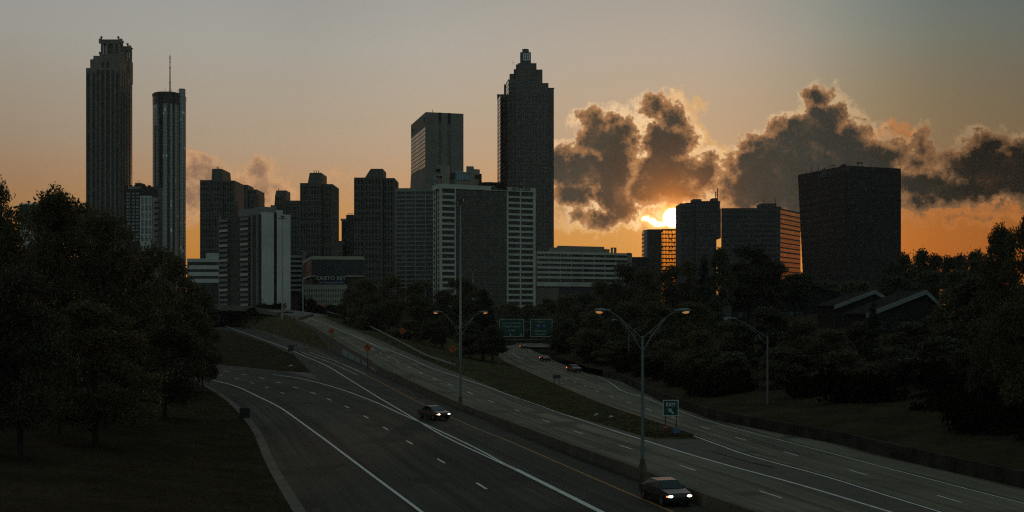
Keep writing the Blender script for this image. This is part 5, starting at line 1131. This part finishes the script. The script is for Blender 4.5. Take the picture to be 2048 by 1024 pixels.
tufts('grass', pl, 9000, .13, 'blades')
def pm(g):
    y = 114 + 200 * g.random() ** 1.5; t = g.random(); t2 = sm(t) * .5 + t * .5; return xcr(y) * (1 - t) + xdl(y) * t, y, (zC(y) - .03) * (1 - t2) + (-.03) * t2
tufts('grass', pm, 9000, .13, 'blades')

# ------------------------------------------------------------------ street furniture
def cobra_arm(root, s, reach, z_top, z_pole, lens='lamp_lens'):
    """Curved truss arm and luminaire, in the root's own metres."""
    r_ = org(root); W_ = lambda x, z: (r_.x + x * s, r_.y, r_.z + z)
    a = MB(); a.tube([W_(0.05, z_pole - .1), W_(reach * .35, z_pole + (z_top - z_pole) * .42), W_(reach * .62, z_pole + (z_top - z_pole) * .80), W_(reach * .80, z_top - .06), W_(reach * .92, z_top)], .036, 6)
    a.tube([W_(0.05, z_pole - 1.0), W_(reach * .30, z_pole + (z_top - z_pole) * .20), W_(reach * .56, z_pole + (z_top - z_pole) * .68)], .035, 6)
    for k in (.2, .4): a.tube([W_(reach * k, z_pole + (z_top - z_pole) * (k * 1.25) - .08), W_(reach * k, z_pole - .9 + (z_top - z_pole) * k * 1.55)], .02, 4)
    a.build('arm', 'galvanized', root, True)
    h = MB(); xh = reach * 1.02
    h.ball(W_(xh, z_top + .02), .48, .20, .15, 14, 8); h.tube([W_(reach * .78, z_top), W_(reach * .95, z_top + .02)], .075, 8); hd = h.build('luminaire', 'galvanized', root, True)
    l = MB(); l.ball((W_(xh + .1, 0)[0], r_.y, r_.z + z_top - .08), .27, .17, .15, 12, 8); l.build('lens', lens, hd, True)
def street_lamp(label, x, y, z, arms, hp, ht, reach, group, lens='lamp_lens'):
    t = thing('street_lamp', label, 'street lamp', (x, y, z), group)
    p = MB(); p.tube([(x, y, z + .25), (x, y, z + hp * .5), (x, y, z + hp)], [.14, .115, .085], 10); p.build('pole', 'galvanized', t, True)
    b = MB(); b.box(x - .24, x + .24, y - .24, y + .24, z - .6, z + .28); b.tube([(x, y, z + .28), (x, y, z + .7)], .2, 10); b.build('base', 'barrier_concrete', t)
    for s in arms: cobra_arm(t, s, reach, ht, hp, lens)
    return t
LG = 'street lamps of the motorway'
Yp = 84.7; street_lamp('tall twin-armed street lamp on the barrier wall, nearest to the view', X(1285, Yp), Yp, Z(937, Yp), (-1, 1), (937 - 673) * Yp / F, (937 - 621) * Yp / F, 2.9, LG)
Y2 = at(921, 805, wtop)[1]; street_lamp('twin-armed street lamp on the barrier wall, second from the view, before a tall mast', X(921, Y2), Y2, Z(805, Y2), (-1, 1), (805 - 657) * Y2 / F, (805 - 624) * Y2 / F, 2.85, LG)
Y3 = 133.; street_lamp('single-armed street lamp behind the right retaining wall under the dark wood', X(1535, Y3), Y3, Z(836, Y3), (-1,), (836 - 672) * Y3 / F, (836 - 637) * Y3 / F, 4.4, LG, 'lens_dim')
Y4 = 225.; street_lamp('faint thin street lamp pole among the trees left of the nearest lamp', X(1258, Y4), Y4, .2, (-1,), Z(655, Y4) - .2, Z(640, Y4) - .2, 2.8, LG, 'lens_dim')
Y5 = 120.; street_lamp('street lamp at the right edge whose head shows against the dark wood', X(2052, Y5), Y5, hg(X(2052, Y5), Y5), (-1,), Z(668, Y5) - hg(X(2052, Y5), Y5), Z(650, Y5) - hg(X(2052, Y5), Y5), 3.0, LG, 'lens_dim')
def high_mast(label, px, py, Y, wpx, z0):
    x, z = X(px, Y), Z(py, Y); t = thing('high_mast_light', label, 'mast light', (x, Y, z0), 'tall mast lights')
    p = MB(); p.tube([(x, Y, z0), (x, Y, (z0 + z) / 2), (x, Y, z - .2)], [.30, .21, .11], 10); p.build('pole', mat('mast_steel', (.24, .26, .25), .6, .2, .15, 2.), t, True)
    w = wpx * Y / F / 2; r = MB(); r.tube([(x - w, Y, z), (x + w, Y, z)], .09, 6); r.tube([(x, Y - w, z), (x, Y + w, z)], .09, 6); r.box(x - w * .5, x + w * .5, Y - .35, Y + .35, z + .55, z + .9); r.tube([(x, Y, z - .2), (x, Y, z + .6)], .2, 8); r.build('lamp_ring', 'dark_metal', t)
    for k in (-1, -.36, .36, 1):
        h = MB(); h.ball((x + k * w, Y - .1, z + .05), w * .24, w * .24, w * .16, 10, 6); hh = h.build('floodlight', 'galvanized', t, True)
        l = MB(); l.ball((x + k * w, Y - .1, z - .12), w * .17, w * .17, w * .14, 8, 5); l.build('lens', 'lens_dim', hh, True)
high_mast('tall mast light rising behind the second street lamp in front of the ALTITUDE building', 921, 407, 250, 24, gz(X(921, 250), 250) - .3)
high_mast('tall mast light in front of the right white end slab', 565, 437, 400, 15, 8.)
high_mast('short distant mast light right of the tall mast, over the treetops', 946, 540, 470, 13, 5.)
high_mast('short distant mast light in front of the parking deck', 606, 553, 455, 10, 8.)
# signs
def board_sign(name, label, cat, px, py, Y, wpx, hpx, m, border, posts, foot_py, thick=.05, group=None):
    x = X(px, Y); w, h = wpx * Y / F, hpx * Y / F; z = Z(py, Y); zf = Z(foot_py, Y)
    t = thing(name, label, cat, (x, Y, zf), group)
    b = MB(); b.box(x - w / 2, x + w / 2, Y, Y + thick, z - h / 2, z + h / 2); pn = b.build('panel', m, t)
    if border:
        e = MB(); k = border
        for (a, c, d, f) in ((-w / 2, w / 2, h / 2 - k, h / 2), (-w / 2, w / 2, -h / 2, -h / 2 + k), (-w / 2, -w / 2 + k, -h / 2 + k, h / 2 - k), (w / 2 - k, w / 2, -h / 2 + k, h / 2 - k)): e.box(x + a, x + c, Y - .012, Y - .002, z + d, z + f)
        e.build('border', 'sign_white', pn)
    for o_ in posts:
        p = MB(); p.tube([(x + o_ * w, Y + thick + .05, zf - .3), (x + o_ * w, Y + thick + .05, z + h * .3)], .045, 6); p.build('post', 'dark_metal', t)
    return t, pn, x, w, h, z
Yx = 117.
t, pn, x, w, h, z = board_sign('exit_sign', 'green EXIT sign with a white arrow on two posts in the grass median', 'road sign', 1341.5, 816, Yx, 31, 32, 'sign_green', .07, (-.34, .36), 866)
text('EXIT', pn, .47, (x, Yx - .02, z + h * .20), m='sign_white', bold=.012)
def arrow(parent, x, y, z, s, ang, m='sign_white'):
    b = MB(); c, sn = math.cos(ang), math.sin(ang)
    R2 = lambda u, v: (x + (u * c - v * sn) * s, z + (u * sn + v * c) * s)
    for poly in ([(-.5, -.11), (.12, -.11), (.12, .11), (-.5, .11)], [(.05, -.33), (.5, 0), (.05, .33)]):
        pts = [R2(*p) for p in poly]; b.face([(p[0], y, p[1]) for p in pts]); b.face([(p[0], y + .008, p[1]) for p in pts[::-1]])
        for i in range(len(pts)): p, q_ = pts[i], pts[(i + 1) % len(pts)]; b.face([(p[0], y, p[1]), (p[0], y + .008, p[1]), (q_[0], y + .008, q_[1]), (q_[0], y, q_[1])])
    b.build('arrow', m, parent)
arrow(pn, x + .02, Yx - .014, z - h * .19, .72, R(135))
for (px, py, wp, hp_, m, label, tl) in ((1331, 855, 11.5, 10, 'sign_red', 'small red yard sign leaning at the left post of the EXIT sign', 0), (1352.5, 861.5, 13.5, 8.5, 'sign_blue', 'small tilted blue yard sign at the right post of the EXIT sign', .1)):
    Yy = Yx - 1; xx = X(px, Yy); zz = Z(py, Yy); w_, h_ = wp * Yy / F, hp_ * Yy / F
    t = thing('yard_sign', label, 'yard sign', (xx, Yy, zz - h_)); b = MB(); c_ = math.cos(tl); s_ = math.sin(tl)
    rp = lambda u, v: (xx + u * c_ - v * s_, zz + u * s_ + v * c_)
    def slab(poly, y0, y1, nm, m_, par):
        b = MB(); pts = [rp(*p) for p in poly]; b.face([(p[0], y0, p[1]) for p in pts]); b.face([(p[0], y1, p[1]) for p in pts[::-1]])
        for i in range(4): p, q_ = pts[i], pts[(i + 1) % 4]; b.face([(p[0], y0, p[1]), (p[0], y1, p[1]), (q_[0], y1, q_[1]), (q_[0], y0, q_[1])])
        return b.build(nm, m_, par)
    rc = lambda a, b_, c, d: [(a, c), (b_, c), (b_, d), (a, d)]
    pp = slab(rc(-w_ / 2, w_ / 2, -h_ / 2, h_ / 2), Yy, Yy + .02, 'panel', m, t)
    slab(rc(-w_ * .4, w_ * .4, .02, h_ * .16), Yy - .006, Yy - .001, 'stripe', 'sign_white' if m == 'sign_red' else 'sign_black', pp)
    for o_ in (-.3, .3): p = MB(); p.tube([(xx + o_ * w_, Yy + .04, zz - h_ * .4), (xx + o_ * w_, Yy + .04, zz - h_ * .5 - .45)], .012, 4); p.build('stake', 'dark_metal', t)
t, pn, x, w, h, z = board_sign('notice_board', 'small dark brown board sign on two thin posts in the grass median', 'road sign', 1113.5, 753, 190, 15, 7.5, mat('sign_brown', (.035, .022, .018), .7, var=.1), 0, (-.32, .32), 775)
for k in (.2, -.2): b = MB(); b.box(x - w * .36, x + w * .36, 189.985, 189.998, z + k * h - .07, z + k * h + .07); b.build('stripe', mat('sign_grey_text', (.09, .07, .065), .7, var=.1), pn)
def diamond(label, px, py, Y, rpx, foot, sym, view=0.):
    x, z, r = X(px, Y), Z(py, Y), rpx * Y / F; zf = Z(foot, Y); t = thing('warning_sign', label, 'road sign', (x, Y, zf), 'orange diamond road work signs')
    b = MB(); k = math.cos(view); pts = [(x - r * k, z), (x, z - r), (x + r * k, z), (x, z + r)]; sh = math.sin(view) * r
    f = [(x - r * k, Y + sh, z), (x, Y, z - r), (x + r * k, Y - sh, z), (x, Y, z + r)]
    b.face(f); b.face([(p[0], p[1] + .03, p[2]) for p in f[::-1]])
    for i in range(4): p, q_ = f[i], f[(i + 1) % 4]; b.face([p, (p[0], p[1] + .03, p[2]), (q_[0], q_[1] + .03, q_[2]), q_])
    pn = b.build('panel', 'sign_orange', t)
    p = MB(); p.tube([(x, Y + .09, zf - .4), (x, Y + .09, z + r * .6)], .055, 6); p.build('post', 'dark_metal', t)
    if sym == 'arrow':
        a = MB(); c_ = [Vector((x + u * r, Y - .02, z + v * r)) for u, v in ((.22, -.5), (.25, -.1), (.1, .16), (-.12, .24))]; a.tube(c_, r * .07, 6); a.build('arrow', 'sign_black', pn)
        a = MB(); a.face([(x + u * r, Y - .03, z + v * r) for u, v in ((-.08, .05), (-.02, .45), (-.46, .30))]); a.face([(x + u * r, Y - .024, z + v * r) for u, v in ((-.46, .30), (-.02, .45), (-.08, .05))]); a.build('arrow_head', 'sign_black', pn)
    if sym == 'lines':
        for q_ in (.3, 0, -.3): a = MB(); a.box(x - r * (.5 - abs(q_) * .7), x + r * (.5 - abs(q_) * .7), Y - .02, Y - .005, z + q_ * r - r * .06, z + q_ * r + r * .06); a.build('stripe', 'sign_black', pn)
    return t
diamond('orange diamond sign with a black curve arrow, standing over the barrier wall', 735, 695, 218, 9.1, 738, 'arrow')
dd = diamond('orange diamond sign with dark lines and a small yellow plate below it', 663, 662, 280, 7.0200000000000005, 684, 'lines')
b = MB(); b.box(X(666.5, 280) - .35, X(666.5, 280) + .35, 279.9, 279.95, Z(676, 280), Z(671, 280)); b.build('yellow_plate', mat('plate_yellow', (.20, .17, .02), .7, var=.1), dd)
diamond('orange diamond sign in front of the dark tree clump behind the guardrail', 805, 662, 238, 7.28, 690, 'lines')
diamond('orange diamond sign with a black curve arrow beside the second street lamp', 905, 698, 205, 8.58, 735, 'arrow')
diamond('orange diamond sign seen at an angle at the bend below the white end slab', 567, 617, 405, 5.46, 634, 'lines', .9)
diamond('orange diamond sign in front of the slit-windowed school front', 649.5, 611, 440, 4.68, 622, 'lines')
diamond('small orange sign left of the slit-windowed school front', 612, 609.5, 460, 3.12, 620, 'lines', .8)
diamond('tiny orange sign at the foot of the left white end slab', 524, 599.5, 470, 2.8600000000000003, 612, 'lines', .8)
# overhead sign gantry
Yg = 312.; t = thing('overhead_sign_gantry', 'truss gantry with two big green direction signs over the right road', 'road sign', (X(1050, Yg), Yg, 0))
gx0, gx1 = X(985, Yg), X(1128, Yg); zt_, zb_ = Z(644, Yg), Z(660, Yg)
for zz in (zt_, zb_):
    b = MB(); b.tube([(gx0, Yg + .9, zz), (gx1, Yg + .9, zz)], .12, 6); b.tube([(gx0, Yg + 2.1, zz), (gx1, Yg + 2.1, zz)], .12, 6); b.build('chord', 'galvanized', t)
b = MB(); n = 12
for k in range(n): xa, xb = gx0 + (gx1 - gx0) * k / n, gx0 + (gx1 - gx0) * (k + 1) / n; b.tube([(xa, Yg + .9, zb_ if k % 2 else zt_), (xb, Yg + .9, zt_ if k % 2 else zb_)], .06, 5)
b.build('bracing', 'galvanized', t)
b = MB(); b.tube([(gx1, Yg + 1.5, 0), (gx1, Yg + 1.5, zt_ + .3)], .22, 8); b.build('column', 'galvanized', t); b = MB(); b.tube([(gx0, Yg + 1.5, 0), (gx0, Yg + 1.5, zt_ + .3)], .22, 8); b.build('column', 'galvanized', t)
b = MB(); b.box(X(1005, Yg), X(1108, Yg), Yg - .9, Yg - .3, Z(679.5, Yg), Z(678.7, Yg)); b.build('catwalk', 'galvanized', t)
for (a, c, lines) in ((999, 1048, ((-.0, .27, 'Andrew Young Intl Blvd', .62), (0, .08, 'World Congress', .80), (0, -.14, 'Center', .80))), (1061, 1104.5, ((0, .34, 'NORTH', .62), (-.05, -.18, 'Chattanooga', .74), (-.05, -.36, 'Greenville', .74)))):
    xa, xb, z0_, z1_ = X(a, Yg), X(c, Yg), Z(673.5, Yg), Z(638, Yg); xm, hh_ = (xa + xb) / 2, z1_ - z0_
    b = MB(); b.box(xa, xb, Yg, Yg + .12, z0_, z1_); pn = b.build('sign_panel', 'sign_green', t)
    e = MB()
    for q_ in ((xa, xb, z1_ - .1, z1_), (xa, xb, z0_, z0_ + .1), (xa, xa + .1, z0_ + .1, z1_ - .1), (xb - .1, xb, z0_ + .1, z1_ - .1)): e.box(q_[0], q_[1], Yg - .03, Yg - .005, q_[2], q_[3])
    e.build('border', 'sign_white', pn)
    for (dx, dz, body, sz) in lines: text(body, pn, sz * .82, (xm + dx * (xb - xa), Yg - .03, (z0_ + z1_) / 2 + dz * hh_), m='sign_white')
    if a < 1010:
        for k in (-.06, .38): arrow(pn, xm + k * (xb - xa), Yg - .03, z0_ + hh_ * .12, .75, R(-90))
    else:
        for k, nb in ((-.16, '75'), (.14, '85')):
            b = MB(); b.prism([(xm + k * (xb - xa) - .48, Yg - .05), (xm + k * (xb - xa) + .48, Yg - .05), (xm + k * (xb - xa) + .48, Yg - .01), (xm + k * (xb - xa) - .48, Yg - .01)], z0_ + hh_ * .52, z0_ + hh_ * .70); sh = b.build('shield', mat('shield_blue', (.03, .05, .20), .6, var=0), pn)
            b = MB(); b.box(xm + k * (xb - xa) - .48, xm + k * (xb - xa) + .48, Yg - .05, Yg - .01, z0_ + hh_ * .701, z0_ + hh_ * .75); b.build('shield_top', 'sign_red', sh)
            text(nb, sh, .62, (xm + k * (xb - xa), Yg - .07, z0_ + hh_ * .61), m='sign_white')
        arrow(pn, xb - .55, Yg - .03, z0_ + hh_ * .2, .8, R(45))
# small box sign on the kerb, back of a sign on the island
xb_, yb_ = at(489, 842, zA); t = thing('box_sign', 'dark square board on a short post at the end of the kerb', 'road sign', (xb_, yb_, zA(yb_)))
b = MB(); b.box(xb_ - .55, xb_ + .55, yb_, yb_ + .06, zA(yb_) + .3, zA(yb_) + 1.4); b.build('panel', 'dark_metal', t); b = MB(); b.tube([(xb_, yb_ + .1, zA(yb_) - .1), (xb_, yb_ + .1, zA(yb_) + 1.3)], .05, 6); b.build('post', 'galvanized', t)
xb_, yb_ = at(582, 718, zA); t = thing('sign_back', 'grey back of a small road sign on two posts at the grass island edge', 'road sign', (xb_, yb_, zA(yb_)))
b = MB(); b.box(xb_ - .6, xb_ + .6, yb_, yb_ + .05, zA(yb_) + 1.7, zA(yb_) + 2.9); b.build('panel', 'dark_frame', t)
for o_ in (-.5, .5): b = MB(); b.tube([(xb_ + o_, yb_ + .1, zA(yb_) - .1), (xb_ + o_, yb_ + .1, zA(yb_) + 2.8)], .05, 6); b.build('post', 'dark_metal', t)
# guardrail along the centre road
gp = [at(x, y, lambda Y: zC(Y) + .7) for x, y in [(655, 622.8), (690, 634), (740, 652), (800, 682), (850, 708), (880, 719), (912, 729)]]
gc = curve([(p[0] + .0, p[1]) for p in gp], 3.)
t = thing('guardrail', 'pale steel guardrail curving along the outer edge of the centre road', 'guardrail', (gc[0].x, gc[0].y, zC(gc[0].y)))
b = MB()
for p, q_ in zip(gc, gc[1:]):
    for (z0_, z1_, d0, d1) in ((.42, .52, 0, .07), (.52, .60, .07, .02), (.60, .70, .02, .07), (.70, .78, .07, 0)):
        b.face([(p.x - d0, p.y, zC(p.y) + z0_), (q_.x - d0, q_.y, zC(q_.y) + z0_), (q_.x - d1, q_.y, zC(q_.y) + z1_), (p.x - d1, p.y, zC(p.y) + z1_)])
b.build('rail', 'galvanized', t)
for p in gc[::2]:
    b = MB(); b.box(p.x + .02, p.x + .16, p.y - .08, p.y + .08, zC(p.y) - 1.2, zC(p.y) + .74); b.build('post', 'dark_metal', t)
# the road that bends off to the left over the ramp, its parapet and fence
ov = [(X(622, 396), 396), (X(604, 412), 412), (X(566, 436), 436), (X(510, 458), 458), (X(440, 478), 478), (X(330, 500), 500)]
oc = curve(ov, 4.); b = MB(); zo = lambda y: float(np.interp(y, [350, 400, 412, 436, 458, 480, 520], [zC(350), 10.35, 10.9, 12.0, 13.2, 14.3, 14.8]))
Lr = []
for i, p in enumerate(oc):
    d = (oc[min(i + 1, len(oc) - 1)] - oc[max(i - 1, 0)]).normalized(); n_ = Vector((d.y, -d.x)); Lr.append((p - n_ * 6.0, p + n_ * 6.0, zo(p.y)))
for (a, c, z0_), (d, e, z1_) in zip(Lr, Lr[1:]): b.face([(a.x, a.y, z0_ + .03), (c.x, c.y, z0_ + .03), (e.x, e.y, z1_ + .03), (d.x, d.y, z1_ + .03)]); b.face([(a.x, a.y, z0_ - 1.2), (d.x, d.y, z1_ - 1.2), (d.x, d.y, z1_ + .03), (a.x, a.y, z0_ + .03)])
b.build('road_overpass', mat('overpass_concrete', (.085, .085, .072), .85, var=.3, scale=.2), kind='structure')
near_side = [l[0] for l in Lr if l[0].y > 430]; zz_ = [l[2] for l in Lr if l[0].y > 430]
t = thing('bridge_fence', 'low concrete parapet with a wire fence along the road bending off to the left', 'fence', (near_side[0].x, near_side[0].y, zz_[0]))
b = MB()
for p, q_, z0_, z1_ in zip(near_side, near_side[1:], zz_, zz_[1:]): b.face([(p.x, p.y - .3, z0_ - 1.3), (q_.x, q_.y - .3, z1_ - 1.3), (q_.x, q_.y - .3, z1_ + .8), (p.x, p.y - .3, z0_ + .8)]); b.face([(p.x, p.y - .3, z0_ + .8), (q_.x, q_.y - .3, z1_ + .8), (q_.x, q_.y, z1_ + .8), (p.x, p.y, z0_ + .8)])
b.build('parapet', 'overpass_concrete', t)
b = MB()
for zz in (1.4, 2., 2.6): b.tube([(p.x, p.y - .15, z_ + zz) for p, z_ in zip(near_side, zz_)], .03, 4)
b.build('wire', 'dark_metal', t)
for p, z_ in zip(near_side[::1], zz_[::1]):
    b = MB(); b.tube([(p.x, p.y - .15, z_ + .8), (p.x, p.y - .15, z_ + 2.7)], .05, 5); b.build('post', 'dark_metal', t)
# litter
for i, (px, py, zf) in enumerate(((581, 733, zA), (1192, 832, None), (1222, 836, None))):
    x, y = at(px, py, zf or zD); z = (zf(y) if zf else gz(x, y)) + .06
    b = MB(); s_ = .55 if i == 0 else .3; b.face([(x - s_, y - s_ * .5, z), (x + s_, y - s_ * .3, z + .1), (x + s_ * .8, y + s_ * .5, z + .05), (x + s_ * .1, y + s_ * .2, z + .28), (x - s_ * .7, y + s_ * .4, z + .02)]); o = b.build('paper_scrap', 'sign_white')
    tag(o, ['white paper scrap lying on the tip of the grass island', 'pale scrap lying in the median grass left of the nearest lamp', 'small scrap in the median grass right of another scrap'][i], 'litter')

# ------------------------------------------------------------------ vehicles (at rest)
mat('car_dark', (.02, .021, .023), .3, .2, .05, 1., .6); mat('car_grey', (.10, .105, .105), .3, .4, .05, 1., .6); mat('car_glass', (.012, .014, .015), .08, 0, 0, spec=.8)
mat('headlight', (.6, .6, .55), .2, var=0, emit=(1., .80, .55), estr=4.); mat('tail_red', (.3, .02, .02), .3, var=0, emit=(1., .06, .03), estr=9.); mat('amber', (.4, .12, .02), .3, var=0, emit=(1., .22, .04), estr=1.3); mat('rim', (.2, .2, .2), .35, .7, 0)
def loft(mb, secs):
    """secs: list of closed cross sections (lists of points)."""
    for a, b in zip(secs, secs[1:]):
        n = len(a)
        for k in range(n): mb.face([a[k], a[(k + 1) % n], b[(k + 1) % n], b[k]])
    mb.face(secs[0][::-1]); mb.face(secs[-1])
def make_car(name, label, cat, body, lights_front, lights_rear, group):
    t = thing(name, label, cat, (0, 0, 0), group); b = MB()
    prof = [(-2.25, .42, .62), (-2.2, .30, .86), (-1.3, .24, .98), (-.6, .22, 1.0), (1.2, .22, 1.0), (1.95, .24, .98), (2.28, .34, .86), (2.3, .45, .66)]
    secs = []
    for (y, z0, z1) in prof:
        w = .90 - .10 * (abs(y) / 2.3) ** 3
        secs.append([(-w * .92, y, z0), (w * .92, y, z0), (w, y, (z0 + z1) / 2), (w * .93, y, z1), (-w * .93, y, z1), (-w, y, (z0 + z1) / 2)])
    loft(b, secs); bd = b.build('body', body, t, True)
    c = MB(); s2 = []
    for (y, z1, w) in ((-1.15, .98, .80), (-.35, 1.42, .66), (.75, 1.45, .66), (1.75, 1.0, .78)): s2.append([(-.84, y, .95), (.84, y, .95), (w, y, z1), (-w, y, z1)])
    loft(c, s2); c.build('cabin', body, t, True)
    g = MB(); g.face([(-.72, -1.12, 1.02), (.72, -1.12, 1.02), (.60, -.40, 1.40), (-.60, -.40, 1.40)]); g.build('windscreen', 'car_glass', t)
    g = MB(); g.face([(.70, 1.72, 1.04), (-.70, 1.72, 1.04), (-.60, .82, 1.42), (.60, .82, 1.42)]); g.build('rear_window', 'car_glass', t)
    for s in (-1, 1):
        g = MB(); g.face([(s * .845, -.9, 1.02), (s * .845, 1.3, 1.02), (s * .69, .72, 1.39), (s * .69, -.34, 1.37)][::s]); g.build('side_window', 'car_glass', t)
        h = MB(); h.ball((s * .62, -2.2, .68), .19, .09, .09, 8, 5); h.build('headlight', 'headlight' if lights_front else 'lens_dim', t, True)
        h = MB(); h.ball((s * .80, -2.1, .66), .08, .07, .06, 8, 5); h.build('turn_signal', 'amber' if lights_front else 'sign_red', t, True)
        h = MB(); h.ball((s * .62, 2.26, .78), .26, .09, .12, 8, 5); h.build('taillight', 'tail_red' if lights_rear else 'sign_red', t, True)
        m_ = MB(); m_.ball((s * .98, -.62, 1.05), .1, .07, .07, 6, 4); m_.build('mirror', body, t, True)
        for y in (-1.42, 1.38):
            w_ = MB(); w_.tube([(s * .70, y, .32), (s * .90, y, .32)], .32, 16); ty = w_.build('wheel', 'rubber', t); r_ = MB(); r_.tube([(s * .89, y, .32), (s * .915, y, .32)], .19, 10); r_.build('rim', 'rim', ty)
    p = MB(); p.box(-.26, .26, 2.29, 2.33, .52, .64); p.build('number_plate', 'sign_white', t)
    return t
def put(o, px, py, zf, head, label=None, first=True):
    x, y = at(px, py, zf)
    if not first: o = dup(o)
    o.location = (x, y, zf(y) + .01); o.rotation_euler = (0, 0, head)
    if label: o['label'] = label
    return o
# front of the model looks along -Y: heading 0 comes towards the view
ca = make_car('sedan', 'dark sedan with headlights on, coming round the bend beside the barrier wall', 'car', 'car_dark', True, False, 'cars on the exit side')
put(ca, 868, 838, zA, R(33)); put(ca, 1330, 1004, zA, R(17), 'dark sedan close under the barrier wall below the nearest lamp', False)
cb = make_car('hatchback', 'dark car with red tail lights leading round the far bend of the right road', 'car', 'car_dark', False, True, 'cars on the right road')
put(cb, 1048, 697, zD, R(12)); put(cb, 1090, 722, zD, R(12), 'dark car with red tail lights, second of the three on the right road', False); put(cb, 1148, 744, zD, R(16), 'dark car with red tail lights, rearmost of the three on the right road', False)
# ------------------------------------------------------------------ air
mh = bpy.data.materials.new('air'); mh.use_nodes = True; q = NT(mh.node_tree); mh.node_tree.nodes.remove(mh.node_tree.nodes['Principled BSDF'])
pv = q.n('ShaderNodeVolumePrincipled'); pv.inputs['Color'].default_value = (.82, .90, .88, 1); pv.inputs['Density'].default_value = .000045; pv.inputs['Anisotropy'].default_value = .40
q.set(mh.node_tree.nodes['Material Output'].inputs['Volume'], pv.outputs[0]); MATS['air'] = mh
b = MB(); b.box(-2650, 2650, -300, 2650, -12, 300); b.build('haze', 'air', kind='stuff')
